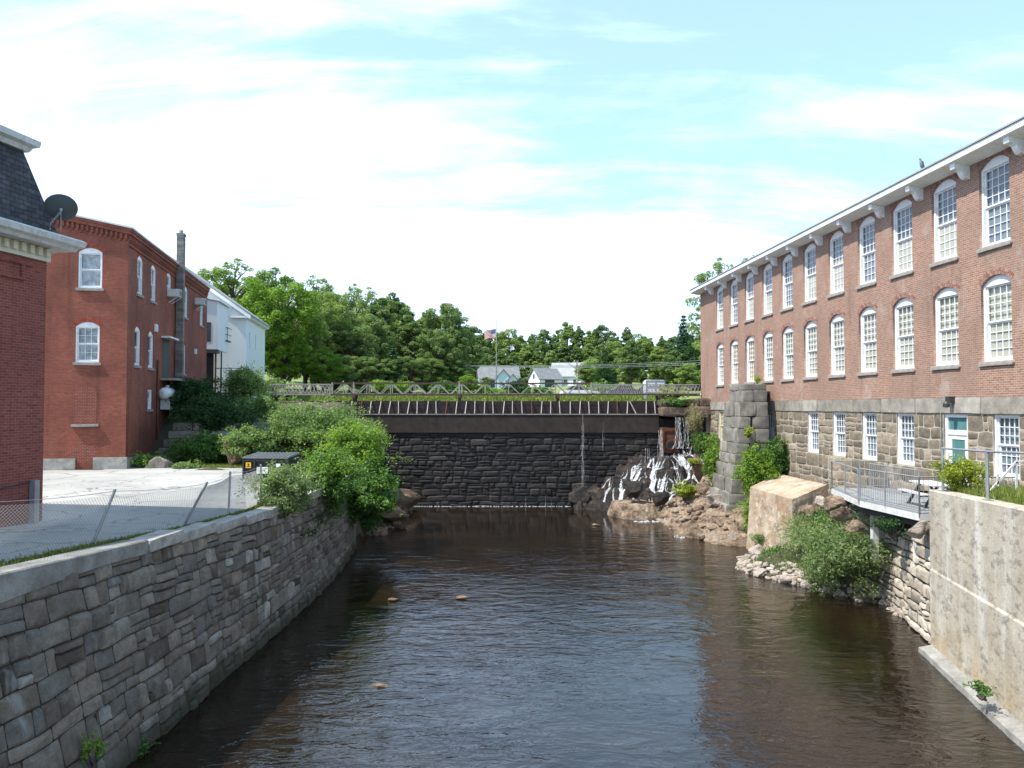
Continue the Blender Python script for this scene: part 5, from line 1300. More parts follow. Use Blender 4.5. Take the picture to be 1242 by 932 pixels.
# ---- tall concrete river wall
rw = thing('concrete_river_wall', 'tall stained concrete river wall with a footing ledge at the right edge', 'wall', (11.5, 18, WATER)); RO = Vector(rw.location)
def rwx(y): return itp(y, [2, 16.4, 22.25], [8.2, 10.90, 12.02])
def rwz(y): return itp(y, [2, 16.4, 22.25], [-1.7, -2.2, -2.40])
def sweep2(y0, y1, ny, prof, mt, nm):
    m = MB(); n = len(prof(y0)); vs = []
    for y in lin(y0, y1, ny): vs += [(p[0]-RO.x, y-RO.y, p[1]-RO.z) for p in prof(y)]
    fs = [(j*n+i, j*n+(i+1) % n, (j+1)*n+(i+1) % n, (j+1)*n+i) for j in range(ny) for i in range(n)]+[tuple(range(n)), tuple(range(ny*n, ny*n+n))[::-1]]
    return m.add(vs, fs).build(nm, mt, rw)
sweep2(2, 22.25, 40, lambda y: [(rwx(y), -4.62), (rwx(y), rwz(y)-.03), (rwx(y)+.03, rwz(y)), (rwx(y)+.45, rwz(y)), (rwx(y)+.45, -4.62)], M_CONC, 'upper_lift')
sweep2(2, 22.2, 40, lambda y: [(rwx(y)-.035, -7.6), (rwx(y)-.035, -4.68), (rwx(y)+.0, -4.624), (rwx(y)+.45, -4.624), (rwx(y)+.45, -7.6)], M_CONC, 'lower_lift')
sweep2(2, 22.15, 60, lambda y: [(rwx(y)-.46+.06*fb(y*.8, 3), -7.6), (rwx(y)-.40+.06*fb(y*.8, 3), -6.86+.03*fb(y*1.5, 5)), (rwx(y)-.037, -6.80), (rwx(y)-.037, -7.6)], M_CAPC, 'footing_ledge')
b = MB(); vs = []
yy = lin(2, 22.2, 40); xx = lin(0, 1, 14)
sheet(b, xx, yy, lambda u, y, d: (rwx(y)+.44+(17.2-rwx(y))*u, y, rwz(y)-.10+.05*fb(u*6, y)+(.1*u)))
struct(b.build('yard_lawn', M_TERRAIN, smooth=True))
grass('grass', 'tall green grass growing behind the concrete river wall', lambda s: (lambda y: (rwx(y)+.5+s.uniform(0, 1)**1.3*3.2, y, rwz(y)-.1))(s.uniform(14, 22.1)), .26, L_GRASS, 17, 16000, w=.02)
# pipe railing on the wall
rl = thing('pipe_railing', 'grey steel pipe railing on top of the tall concrete wall', 'railing', (11.8, 20, -2.3)); QO = Vector(rl.location)
def rp(y, h): return Vector((rwx(y)+.2, y, rwz(y)+h))-QO
b = MB(); b.tube([rp(21.7, 1.20), rp(18.8, 1.18), rp(15, 1.2), rp(10, 1.2)], .030, 8); b.build('top_rail', M_METAL, rl)
for y in (21.7, 18.75, 15.8, 12.8):
    b = MB(); b.tube([rp(y, -.05), rp(y, 1.2)], .040, 8); b.box(*(lambda p: (p.x-.09, p.x+.09, p.y-.09, p.y+.09, p.z, p.z+.02))(rp(y, 0))); b.build('post', M_METAL, rl)
sr = thing('stair_railing', 'light wooden stair rail with a slanted brace in front of the right stone base window', 'railing', tuple(P(1233, 600, 21.0)))
b = MB(); q0 = Vector(sr.location)
for a_, c_ in (((1233, 605), (1233, 560)), ((1199, 598), (1233, 560)), ((1210, 590), (1210, 575)), ((1233, 561), (1260, 556))): b.bar(P(*a_, 21.0)-q0, P(*c_, 21.0)-q0, .05)
b.build('rail', M_GREYWOOD, sr)

# ---- metal deck
dk = thing('metal_deck', 'steel deck with pipe railings overhanging the yard wall below the mill', 'deck', (13.6, 27, -3.6)); KO = Vector(dk.location)
DA, DB_, DC = Vector((12.50, 23.7)), Vector((12.18, 27.0)), Vector((12.85, 31.0))
bk_ = [Vector((15.1, 31.0)), Vector((15.5, 23.7))]
poly = [DA, bk_[1], bk_[0], DC, DB_]
pz0, pz1 = -3.34, -3.28
b = MB(); b.prism([(p.x-KO.x, p.y-KO.y) for p in poly], 'z', pz0-KO.z, pz1-KO.z); b.build('deck_plate', M_DECK, dk)
b = MB()
for p, q in ((DA, DB_), (DB_, DC), (bk_[1], DA)):
    b.bar((p.x-KO.x, p.y-KO.y, -3.41-KO.z), (q.x-KO.x, q.y-KO.y, -3.41-KO.z), .05, .20)
b.build('fascia', M_GREYWOOD, dk)
b = MB()
for p, q in ((DA, DB_), (DB_, DC)):
    n_ = Vector((.18, 0)); b.bar((p.x+.18-KO.x, p.y-KO.y, -3.62-KO.z), (q.x+.18-KO.x, q.y-KO.y, -3.62-KO.z), .14, .22)
for t in (.15, .5, .85): b.bar((12.5-KO.x, 24+7*t-KO.y, -3.60-KO.z), (15.2-KO.x, 24+7*t-KO.y, -3.60-KO.z), .12, .2)
b.build('beam', M_DARKMETAL, dk)
for p in ((12.75, 27.2), (12.9, 24.6)):
    b = MB(); b.box(p[0]-KO.x-.1, p[0]-KO.x+.1, p[1]-KO.y-.1, p[1]-KO.y+.1, -5.4-KO.z, -3.7-KO.z); b.build('support_post', M_GREYWOOD, dk)
def railrun(pts2, zb, hh, bal=False, posts=None):
    b = MB(); P3 = [Vector((p.x-KO.x, p.y-KO.y, zb-KO.z)) for p in pts2]
    for p, q in zip(P3, P3[1:]):
        up_ = Vector((0, 0, hh)); b.tube([p+up_, q+up_], .024, 8); b.tube([p+Vector((0, 0, .09)), q+Vector((0, 0, .09))], .018, 6)
        if bal:
            n_ = max(2, int((q-p).length/.125))
            for i in range(1, n_): w_ = p.lerp(q, i/n_); b.tube([w_+Vector((0, 0, .09)), w_+up_], .008, 4, caps=False)
    b.build('rail', M_METAL, dk)
    for p in P3:
        m = MB(); m.tube([p-Vector((0, 0, .12)), p+Vector((0, 0, hh))], .028, 8); m.build('post', M_METAL, dk)
def L2(a, c, t): return a.lerp(c, t)
railrun([DA, L2(DA, DB_, .55), DB_], pz1, 1.10, True)
railrun([DB_+Vector((-.04, .06)), L2(DB_, DC, .5), DC], pz1, 1.07)
railrun([DC, L2(DC, bk_[0], .5), bk_[0]], pz1, 1.07)
railrun([DA, L2(DA, bk_[1], .33), L2(DA, bk_[1], .66), bk_[1]], pz1, 1.10, True)
railrun([Vector((14.2, 30.6)), Vector((14.5, 27.5))], pz1, 1.0, True)
# picnic table on the deck
pt = thing('picnic_table', 'grey picnic table with benches standing on the metal deck', 'picnic table', (13.85, 25.4, pz1), R(86))
b = MB()
for i in range(5): b.box(-.9, .9, -.38+i*.155, -.24+i*.155, .72, .76)
b.build('tabletop', M_GREYWOOD, pt)
for s in (-1, 1):
    b = MB(); b.box(-.9, .9, s*.62-.13, s*.62+.13, .43, .47); b.build('bench_seat', M_GREYWOOD, pt)
    b = MB(); b.bar((s*.6, -.55, 0), (s*.6, -.12, .72), .07); b.bar((s*.6, .55, 0), (s*.6, .12, .72), .07); b.bar((s*.6, -.72, .40), (s*.6, .72, .40), .07); b.build('leg', M_DARKMETAL, pt)

# ---- right bank plants
def bpx(lb, px, py, Y, rad, n_, size, mat, seed, **k):
    return bush(k.pop('name', 'bush'), lb, P(px, py, Y), rad, n_, size, mat, seed, **k)
bpx('large silvery green willow bush leaning over the water below the deck', 1022, 678, 28.6, (1.75, 2.3, 1.6), 24000, .12, L_GREY, 101, k=46, sprays=110, slen=1.1, width=.28)
bpx('loose grey green shrub below the sloping concrete block', 985, 650, 31.6, (1.3, 1.3, .95), 7000, .085, L_GREY, 102, k=24, sprays=45, slen=.8, width=.35)
bpx('yellow green weeds among the pale boulders on the bank tip', 950, 681, 33.7, (.75, .6, .38), 1700, .09, L_YELLOW, 103, sprays=15, cat='weeds', name='weeds')
bpx('bright green ivy covering the pier foot beside the concrete block', 918, 577, 40.0, (1.1, 1.3, 1.7), 9500, .12, L_BRIGHT, 104, cat='ivy', name='ivy', sprays=25)
bpx('green ivy between the pier and the mill wall', 938, 560, 41.2, (.95, .9, 1.5), 7000, .12, L_MID, 114, cat='ivy', name='ivy', sprays=20)
bpx('fresh green vines hanging to the water right of the ledge', 915, 627, 38.9, (.75, .8, 1.35), 4600, .11, L_BRIGHT, 105, cat='vines', name='vines', sprays=20)
bpx('low green weeds at the waterline below the concrete block', 935, 654, 36.2, (.95, .7, .45), 2600, .09, L_MID, 115, cat='weeds', name='weeds', sprays=16)
bpx('leafy vine climbing the left flank of the stone pier', 866, 560, 45.6, (.72, .8, 1.6), 5200, .12, L_BRIGHT, 106, cat='vines', name='vines', sprays=24)
bpx('green shrubs between the cascade top and the mill corner', 852, 540, 49.5, (.6, .7, .85), 2600, .12, L_MID, 107, sprays=18)
bpx('round yellow green tuft on the boulder in the cascade', 830, 596, 47.8, (.82, .7, .62), 4200, .10, L_YELLOW, 108, sprays=14, slen=.3)
bpx('small mossy tuft on the leaning boulder by the cascade', 842, 561, 48.6, (.42, .4, .3), 1100, .08, L_YELLOW, 109, sprays=8, slen=.2)
bpx('sprig of leaves growing from a joint of the stone pier', 908, 524, 41.5, (.35, .28, .28), 420, .12, L_YELLOW, 110, k=8, sprays=8, slen=.3)
bpx('dry tan weeds hanging down the bank at the mill corner', 843, 512, 52.4, (.55, .6, 1.35), 3600, .14, L_DRY, 111, cat='weeds', name='weeds', sprays=40, slen=.9, width=.16)
bpx('green plants along the top of the dam abutment', 822, 489, 53.4, (1.2, .5, .38), 1500, .12, L_MID, 112, sprays=16, cat='weeds', name='weeds')
bpx('tuft of dry grass on top of the stone pier', 918, 462, 42.6, (.3, .3, .22), 300, .16, L_YELLOW, 113, k=6, sprays=14, slen=.35, width=.14, cat='weeds', name='weeds')
bpx('round yellow green shrub behind the concrete wall in front of the mill door', 1164, 577, 21.6, (.70, .6, .50), 5200, .075, L_YELLOW, 116, k=26, sprays=34, slen=.35)
bpx('dark leafy plants in the gap under the deck', 1085, 640, 25.2, (.7, .7, .40), 1600, .09, L_DARK, 117, sprays=20, slen=.4, cat='weeds', name='weeds')
bpx('little green weed on the footing ledge of the tall concrete wall', 1192, 838, 17.45, (.22, .35, .18), 520, .06, L_MID, 118, k=10, sprays=12, slen=.2, cat='weed', name='weed')
bpx('weeds on the bank between concrete block and deck', 1000, 632, 31.2, (.9, .9, .5), 2400, .08, L_MID, 119, sprays=20, cat='weeds', name='weeds')
bpx('creeping green plants at the base of the mill wall behind the concrete block', 950, 568, 41.0, (.9, .5, .45), 1500, .11, L_MID, 120, sprays=14, cat='weeds', name='weeds')

# loose stones scattered along the right bank and on the ledge
def scree(name, lb, pick, n, smin, smax, mt, seed):
    r = random.Random(seed); b = MB()
    for i in range(n):
        x, y, z = pick(r); s = r.uniform(smin, smax)*(1 if r.random() < .85 else 1.7)
        m = Matrix.Translation((x, y, z+s*.15)) @ Matrix.Rotation(r.uniform(0, 6.28), 4, 'Z') @ Matrix.Rotation(r.uniform(-.5, .5), 4, 'X')
        b.block(m, s*r.uniform(.8, 1.5), s*r.uniform(.6, 1.1), s*r.uniform(.4, .8), r.random()*90, r.random(), rough=s*.18, cut=3, bev=.9)
    o = b.build(name, mt, origin=pick(r)); return tag(o, lb, 'loose stones', kind='stuff')
def pk1(r):
    y = r.uniform(25.5, 38.5); x = itp(y, BKY, BKX)+abs(r.gauss(0, .55))-.15; return (x, y, rbank(x, y))
scree('loose_stones', 'small loose pale stones scattered along the waterline of the right bank', pk1, 420, .10, .30, M_PALEROCK, 5)
def pk2(r):
    y = r.uniform(39, 49); x = itp(y, BKY, BKX)+r.uniform(0, 3.8); return (x, y, slab(x, y))
scree('loose_stones', 'small loose brown stones lying on the bedrock ledge', pk2, 160, .10, .34, M_LEDGE, 6)
def pk3(r):
    y = r.uniform(42, 54); x = -7.7+r.gauss(0, .4); return (x, y, max(-7.05, lbank(x, y)))
scree('loose_stones', 'dark loose stones at the waterline of the left bank below the shrubs', pk3, 160, .15, .45, M_BROWNROCK, 7)
grass('bank_grass', 'thin grass and weeds growing over the right bank', lambda s: (lambda y: (lambda x: (x, y, rbank(x, y)))(itp(y, BKY, BKX)+s.uniform(.4, 3.2)))(s.uniform(25, 39)), .20, L_MID, 47, 9000, w=.03)

# ================================================================ LEFT VEGETATION AND OBJECTS
bpx('large mounded rose bush with pale green leaves above the river bank', 385, 530, 43.0, (3.7, 3.0, 1.75), 34000, .13, L_ROSE, 201, k=60, sprays=110, slen=1.0, cr=.26)
bpx('bright yellow green sumac standing right of the rose bush over the water', 432, 556, 38.0, (1.9, 1.7, 1.75), 15000, .17, L_BRIGHT, 202, k=36, sprays=60, slen=.9, width=.36, cr=.3)
bpx('dark green shrub hanging over the end of the river wall down to the water', 442, 606, 36.6, (1.55, 1.5, 1.75), 17000, .16, L_MID, 203, k=36, sprays=60, slen=.9, cr=.3)
bpx('shrub with lighter top leaves draping over the stone river wall', 396, 592, 31.2, (1.35, 1.9, 1.45), 17000, .12, L_MID, 204, k=36, sprays=70, slen=.8, cr=.3)
bpx('yellow green crown of leaves on top of the draping wall shrub', 400, 570, 31.0, (1.1, 1.4, .6), 6000, .12, L_BRIGHT, 214, k=20, sprays=40, slen=.6)
bpx('silvery green shrub at the fence end on top of the river wall', 343, 598, 25.2, (1.05, 1.2, .92), 12000, .085, L_GREY, 205, k=30, sprays=60, slen=.6, cr=.3)
bpx('trailing vines hanging from the wall top under the silvery shrub', 372, 640, 28.6, (.55, 2.0, .75), 4000, .09, L_DARK, 215, cat='vines', name='vines', sprays=30, slen=.6)
bpx('dark shrub mass against the far corner of the brick building', 238, 487, 46.5, (2.6, 2.4, 1.35), 16000, .15, L_DARK, 206, k=44, sprays=60, slen=.8)
bpx('dark leafy bush in front of the granite block steps', 262, 515, 43.0, (2.3, 1.8, 1.7), 16000, .15, L_DARK, 216, k=40, sprays=50, slen=.8)
bpx('tall pale green shrub in front of the white house foot', 300, 477, 50.5, (1.5, 1.5, 1.75), 9000, .15, L_ROSE, 207, k=30, sprays=60, slen=1.0)
bpx('light green bush right of the large grey boulder', 318, 503, 46.5, (1.9, 1.6, 1.1), 9000, .14, L_ROSE, 217, k=30, sprays=40, slen=.8)
bpx('leafy green bushes at the edge of the parking lot behind the boulders', 252, 548, 40.6, (2.1, 1.0, 1.0), 11000, .13, L_MID, 208, k=30, sprays=50, slen=.7)
bpx('low light green plant at the lot edge in front of the dark bushes', 232, 571, 38.4, (.9, .7, .5), 2600, .14, L_ROSE, 218, k=14, sprays=20, slen=.4)
bpx('shrub beside the dumpster towards the boulders', 300, 540, 39.5, (1.4, 1.2, .9), 7000, .12, L_ROSE, 219, k=24, sprays=40, slen=.6)
bpx('low weeds under the brick building corner left of the pale boulder', 178, 560, 38.8, (1.0, .8, .40), 2400, .12, L_BRIGHT, 209, sprays=20, cat='weeds', name='weeds')
bpx('small rosy green shrubs along the left end of the dam', 372, 502, 50.5, (3.4, 1.2, .8), 9000, .15, L_ROSE, 210, k=30, sprays=40, slen=.8)
grass('grass', 'bright grass verge at the back of the parking lot', lambda s: (lambda x: (x, 38.2+s.uniform(0, 2.0)+.1*abs(x+14), lotz(38.5)))(s.uniform(-18.4, -9)), .12, L_GRASS, 27, 14000, w=.035)
rpx('boulder', 'pale angular boulder on the grass beside the brick building corner', 194, 564, 38.6, (.85, .6, .62), 71, M_PALEROCK)
rpx('boulder', 'small rounded stone next to the pale angular boulder', 216, 567, 38.7, (.35, .3, .28), 72, M_GREYROCK)
rpx('boulder', 'tall brownish boulder leaning among the shrubs', 286, 547, 39.3, (.75, .6, .85), 73, M_BROWNROCK)
rpx('boulder', 'flat light grey boulder on top of the bank between dark and light shrubs', 271, 529, 41.2, (.9, .7, .35), 74, M_GREYROCK)
# granite block steps
gs = thing('granite_steps', 'stepped retaining wall of long grey granite blocks beside the brick building', 'retaining wall', (-17.5, 41.5, -3.1))
b = MB(); r = random.Random(6)
for k in range(5):
    x = -1.6+.1*k
    while x < 2.6-.1*k:
        l = r.uniform(.9, 1.5); b.block(Matrix.Translation((x+l/2, k*.32, .22+k*.44)), l-.04, .8, .42, r.random()*20, r.random(), rough=.03, cut=4, bev=.1); x += l
b.build('granite_block', M_PIER, gs)
ls = MB(); ls.block(Matrix.Identity(4), 3.2, .6, .4, 5, .8, rough=.03, cut=5); o = ls.build('granite_slab', M_CAPSTONE); o.location = P(300, 517, 44); tag(o, 'long pale granite slab lying on the bank behind the dumpster', 'stone slab')
# dumpster
dc = P(330, 565, 31.5); dm = thing('dumpster', 'dark green steel dumpster with grey ribbed lid and warning stickers by the lot', 'dumpster', (dc.x, dc.y, lotz(31.5)), R(-6))
b = MB(); b.prism([(-.5, .12), (.62, .12), (.62, 1.12), (-.62, 1.02)], 'x', -.92, .92)
for x in (-.92, -.45, 0, .45, .92): b.box(x-.03, x+.03, -.67, -.60, .2, 1.0)
b.box(-.96, .96, -.66, -.6, .93, 1.04); b.build('bin', M_DUMP, dm)
b = MB(); b.prism([(-.68, 1.04), (.64, 1.14), (.64, 1.19), (-.68, 1.09)], 'x', -.95, .95)
for i in range(12): x = -.86+i*.156; b.prism([(-.66, 1.091), (.62, 1.19), (.62, 1.22), (-.66, 1.12)], 'x', x, x+.06)
b.build('lid', M_DUMPLID, dm)
b = MB(); b.box(-.80, -.58, -.695, -.685, .66, .88); b.build('yellow_warning_sticker', M_YELLOW, dm)
b = MB(); b.box(-.76, -.62, -.70, -.696, .71, .735); b.box(-.72, -.66, -.70, -.696, .75, .84); b.build('warning_mark', M_DUMP, dm)
b = MB(); b.box(-.34, .12, -.69, -.682, .44, .70); b.build('white_sticker', M_STICK, dm); b = MB(); b.box(.46, .64, -.69, -.682, .70, .84); b.build('white_sticker', M_STICK, dm)
b = MB()
for i in range(3): b.box(-.30, .08-.07*i, -.694, -.691, .62-i*.06, .635-i*.06)
b.build('sticker_print', M_DUMP, dm)
for x in (-.85, .85):
    b = MB(); b.box(x-.06, x+.06, -.5, .5, 0, .12); b.build('skid', M_DARKMETAL, dm)

# ================================================================ BEYOND THE DAM
def gz(x, y): return terr(x, y)
# road rising on the far bank
b = MB(); cl_ = [(-13.2, 96), (-13.6, 104), (-14.4, 112), (-16.2, 122), (-18.5, 132), (-21.0, 142)]; vs = []
for i, (x, y) in enumerate(cl_):
    for t in lin(-1, 1, 4): X = x+t*2.6; vs.append((X, y, gz(X, y)+.18))
b.add(vs, [(j*5+i, j*5+i+1, (j+1)*5+i+1, (j+1)*5+i) for j in range(len(cl_)-1) for i in range(4)]); struct(b.build('gravel_road', M_ROAD, smooth=True))
b = MB(); vs = []
for i, x in enumerate(lin(-12, 42, 40)):
    for y in (84.0, 86, 88.5): vs.append((x, y, gz(x, y)+.10))
b.add(vs, [(i*3+k, (i+1)*3+k, (i+1)*3+k+1, i*3+k+1) for i in range(40) for k in range(2)]); struct(b.build('road', M_ROAD, smooth=True))
grass('reeds', 'dense green reeds and grass along the pond bank behind the dam', lambda s: (lambda x, y: (x, y, gz(x, y)-.03))(s.uniform(-22, 15), 67.5+s.uniform(0, 1)**1.5*9), .42, L_GRASS, 37, 30000, w=.12)

def house(name, lb, px, base_py, Y, w_, d_, eh, ph, ridge, wallm, roofm, rz=0, extras=()):
    p = P(px, base_py, Y); z = gz(p.x, p.y); z = p.z
    o = thing(name, lb, 'house' if name != 'garage' else 'garage', (p.x, p.y, z), rz)
    a, c = w_/2, d_/2
    m = MB()
    if ridge == 'x': m.prism([(-c, -3), (c, -3), (c, eh), (0, eh+ph), (-c, eh)], 'x', -a, a)
    else: m.prism([(-a, -3), (a, -3), (a, eh), (0, eh+ph), (-a, eh)], 'y', -c, c)
    m.build('wall', wallm, o)
    m = MB(); t = .18; ov = .4
    if ridge == 'x':
        s = ph/c
        for sg in (-1, 1): m.prism([(0, eh+ph+.02), (sg*(c+ov), eh-ov*s+.02), (sg*(c+ov), eh-ov*s+.02+t), (0, eh+ph+.02+t)], 'x', -a-ov, a+ov)
    else:
        s = ph/a
        for sg in (-1, 1): m.prism([(0, eh+ph+.02), (sg*(a+ov), eh-ov*s+.02), (sg*(a+ov), eh-ov*s+.02+t), (0, eh+ph+.02+t)], 'y', -c-ov, c+ov)
    m.build('roof', roofm, o)
    for (kind, x, zz, ww_, hh_) in extras:
        m = MB()
        if kind == 'door': m.box(x-ww_/2, x+ww_/2, -c-.06, -c-.002, zz, zz+hh_); m.build('door', M_GREENDOOR, o)
        if kind == 'window':
            m.box(x-ww_/2, x+ww_/2, -c-.05, -c-.002, zz, zz+hh_); f = m.build('window', M_WHITE, o)
            m = MB(); m.box(x-ww_/2+.12, x+ww_/2-.12, -c-.07, -c-.051, zz+.12, zz+hh_/2-.04); m.box(x-ww_/2+.12, x+ww_/2-.12, -c-.07, -c-.051, zz+hh_/2+.04, zz+hh_-.12); m.build('pane', M_INSIDE, f)
        if kind == 'side':   # window on the left gable end
            m.box(-a-.06, -a-.002, x-ww_/2, x+ww_/2, zz, zz+hh_); m.build('window', M_INSIDE, o)
        if kind == 'gable':
            m.prism([(x-ww_/2, zz-3), (x+ww_/2, zz-3), (x+ww_/2, zz), (x, zz+ww_*.55), (x-ww_/2, zz)], 'y', -c-1.2, 0); m.build('cross_gable', wallm, o)
            m = MB()
            for sg in (-1, 1): m.prism([(x, zz+ww_*.55+.02), (x+sg*(ww_/2+.3), zz-.3), (x+sg*(ww_/2+.3), zz-.1), (x, zz+ww_*.55+.22)], 'y', -c-1.5, 0)
            m.build('cross_gable_roof', roofm, o)
    return o
M_BLUEW = paint('pale_blue_siding', (.50, .60, .68), .6, .1)
house('house', 'pale blue gabled house with grey roof behind the flagpole', 604, 472, 190, 9.6, 7, 2.5, 2.9, 'x', M_BLUEW, M_SHINGLE_G, R(6), (('gable', .9, 3.0, 2.8, 0), ('gable', 3.2, 2.2, 2.2, 0), ('window', .9, 2.6, .7, 1.1), ('window', -3.4, .8, .9, 1.2), ('door', -1.6, 0, 1.0, 2.0)))
house('garage', 'small white garage with dark roof and dark green door', 661, 472, 200, 6.6, 5.8, 2.6, 2.6, 'x', M_WHITE, M_SHINGLE_G, R(28), (('door', -.3, 0, 2.8, 2.3), ('side', 0, 2.6, .8, 1.2)))
house('house', 'white house with light grey roof right of the small garage', 689, 472, 205, 8, 7, 3.4, 3.4, 'x', M_WHITE, M_SHINGLE_L, R(-14), (('window', 0, 1.0, 1.2, 1.5), ('window', 2.4, 1.0, 1.1, 1.5)))
# white tank trailer by the catwalk's end
p = P(793.5, 478, 66); tt = thing('white_tank', 'white boxy storage tank standing behind the right end of the catwalk', 'tank', (p.x, p.y, p.z), 0)
b = MB(); b.prism([(-.8+.0, .1), (.8, .1), (.84, .3), (.84, 1.0), (.7, 1.18), (-.7, 1.18), (-.84, 1.0), (-.84, .3)], 'y', -.6, .6)
b.build('vessel', M_ROUNDEL, tt)
b = MB()
for x in (-.78, 0, .78): b.box(x-.03, x+.03, -.64, -.6, 0, 1.15)
for z in (.1, .6, 1.1): b.box(-.85, .85, -.645, -.61, z, z+.04)
b.box(-.8, -.7, -.6, .6, -.4, .1); b.box(.7, .8, -.6, .6, -.4, .1); b.build('cage', M_METAL, tt)
# cars parked beyond the pond
def car(lb, px, py, Y, rz, mt):
    p = P(px, py, Y); o = thing('parked_car', lb, 'car', (p.x, p.y, p.z), rz)
    m = MB(); m.prism([(-2.15, .35), (2.15, .35), (2.2, .7), (1.9, .85), (1.0, .95), (-1.5, .98), (-2.1, .9), (-2.2, .6)], 'y', -.85, .85); m.build('body', mt, o)
    m = MB(); m.prism([(.95, .95), (.35, 1.42), (-.95, 1.45), (-1.6, .98)], 'y', -.74, .74); m.build('cabin', M_DARKMETAL, o)
    for x in (-1.35, 1.35):
        for s in (-.86, .86):
            m = MB(); m.tube([(x, s-.09, .33), (x, s+.09, .33)], .33, 14); m.build('wheel', M_BLACK, o)
car('dark blue parked car beyond the dam near the mill', 760, 484.0, 84, R(4), M_CARDARK); car('dark car parked rightmost beside the mill corner behind the dam', 792, 484.2, 80, R(-5), M_CARDARK); car('white parked car behind the catwalk right of the white house', 703, 483.5, 90, R(8), M_CARWHITE)
# flagpole
p = P(602, 480, 118); fpz = gz(p.x, p.y)
fl = thing('flagpole', 'tall thin flagpole on the lawn in front of the pale blue house', 'flagpole', (p.x, p.y, fpz)); tz = P(602, 389, 118).z-fpz
b = MB(); b.tube([(0, 0, -.3), (0, 0, tz)], [.10, .04], 8); b.build('pole', M_METAL, fl); b = MB(); b.lathe([(0, -.07), (.06, -.03), (.07, 0), (.06, .03), (0, .07)], 8, (0, 0, tz+.06)); b.build('finial', M_YELLOW, fl)
fg = MB(); nx, nz = 20, 26; W_, H_ = 1.75, 1.35
def fgp(u, v): return (-.08-W_*u, .28*math.sin(u*7+v*1.5)*u, -H_*v-.42*u*u-.06*math.sin(u*5))
vs = [fgp(i/nx, j/nz) for j in range(nz+1) for i in range(nx+1)]; m = nx+1
for j in range(nz):
    for i in range(nx):
        fg.mi = 1 if (i < 8 and j < 14) else (0 if (j//2) % 2 == 0 else 2)
        q = [vs[j*m+i], vs[j*m+i+1], vs[(j+1)*m+i+1], vs[(j+1)*m+i]]; fg.add(q, [(0, 1, 2, 3)])
fg.mi = 2
for rr_ in range(9):
    for cc_ in range(6 if rr_ % 2 == 0 else 5):
        u = (.04+(cc_+(0 if rr_ % 2 == 0 else .5))*.066); v = .03+rr_*.056; x, y, z = fgp(u, v); s = .022
        for dy in (-.012, .012): fg.add([(x-s, y+dy, z), (x, y+dy, z-s), (x+s, y+dy, z), (x, y+dy, z+s)], [(0, 1, 2, 3)])
f_ = fg.build('flag', [M_RED, M_BLUE, M_STICK]); f_.location = (p.x, p.y, P(602, 399, 118).z); tag(f_, 'red white and blue striped flag drooping from the flagpole', 'flag')
# utility poles and wires
def upole(lb, px, top_py, Y, arm=2.0):
    p = P(px, top_py, Y); z = gz(p.x, p.y); o = thing('utility_pole', lb, 'utility pole', (p.x, p.y, z)); h = p.z-z
    m = MB(); m.tube([(0, 0, -.5), (0, 0, h)], [.19, .12], 8); m.build('pole', M_POLE, o)
    m = MB(); m.box(-arm/2, arm/2, -.2, -.08, h-.7, h-.56); m.build('crossarm', M_POLE, o)
    m = MB()
    for x in (-arm*.45, 0.01, arm*.45): m.tube([(x, -.14, h-.56), (x, -.14, h-.35)], .05, 6)
    m.build('insulator', M_GREYWOOD, o)
    return [Vector((p.x+s*arm*.45, p.y-.14, p.z-.35)) for s in (-1, 0, 1)]
t0 = upole('weathered utility pole behind the left part of the catwalk', 369, 441, 96); t1 = upole('utility pole left of the pale road in front of the dark trees', 523.6, 440, 108); t2 = upole('utility pole with lamp arm left of the flagpole', 569, 425, 150)
p = t2[1]; b = MB()
t3 = [Vector((60, 128, 9+k*.6)) for k in range(3)]
def wire(a_, b_, sag, lb):
    m = MB(); m.tube([a_.lerp(b_, t)-Vector((0, 0, sag*4*t*(1-t))) for t in lin(0, 1, 14)], .028, 4)
    mid = a_.lerp(b_, .5); w_ = m.build('power_line', M_METAL, origin=tuple(mid)); tag(w_, lb, 'power line', 'power lines beyond the dam')
for k in range(3): wire(t0[k], t1[k], .35, ['left', 'middle', 'right'][k]+' power line strung between the crossarms of the two poles behind the catwalk')
wire(t1[1]-Vector((0, 0, 1.2)), t0[1]-Vector((0, 0, 1.6)), .3, 'lowest cable between the two poles behind the catwalk')
for k in range(3): wire(t1[k], t3[k], 1.2, ['lowest', 'middle', 'highest'][k]+' power line running right from the pole beside the pale road')
wire(t0[1], Vector((-60, 80, 7)), .8, 'power line running left behind the white house')

# ---------------------------------------------------------------- trees
T = {}
T['round_a'] = tree_proto('round', 16, 5.6, 13000, .46, L_TREE_A, 301)
T['round_b'] = tree_proto('round', 16, 4.9, 13000, .46, L_TREE_B, 302)
T['tall_a'] = tree_proto('tall', 20, 3.7, 13000, .46, L_TREE_B, 303, .12)
T['tall_b'] = tree_proto('tall', 20, 4.0, 13000, .46, L_TREE_A, 304, .14)
T['tall_c'] = tree_proto('tall', 20, 3.3, 12000, .46, L_TREE_B, 305, .12)
T['conifer_a'] = tree_proto('conifer', 18, 3.8, 20000, .42, L_CONIFER, 306, .08)
T['conifer_b'] = tree_proto('conifer', 18, 4.4, 11000, .42, L_DARK, 307, .12)
T['near_a'] = tree_proto('round', 17, 6.0, 34000, .27, L_BRIGHT, 308, .16, k=150, cr=.15)
T['near_b'] = tree_proto('tall', 19, 4.6, 32000, .27, L_TREE_A, 309, .08, k=150, cr=.15)
T['near_c'] = tree_proto('round', 17, 5.4, 32000, .27, L_TREE_B, 310, .06, k=150, cr=.15)
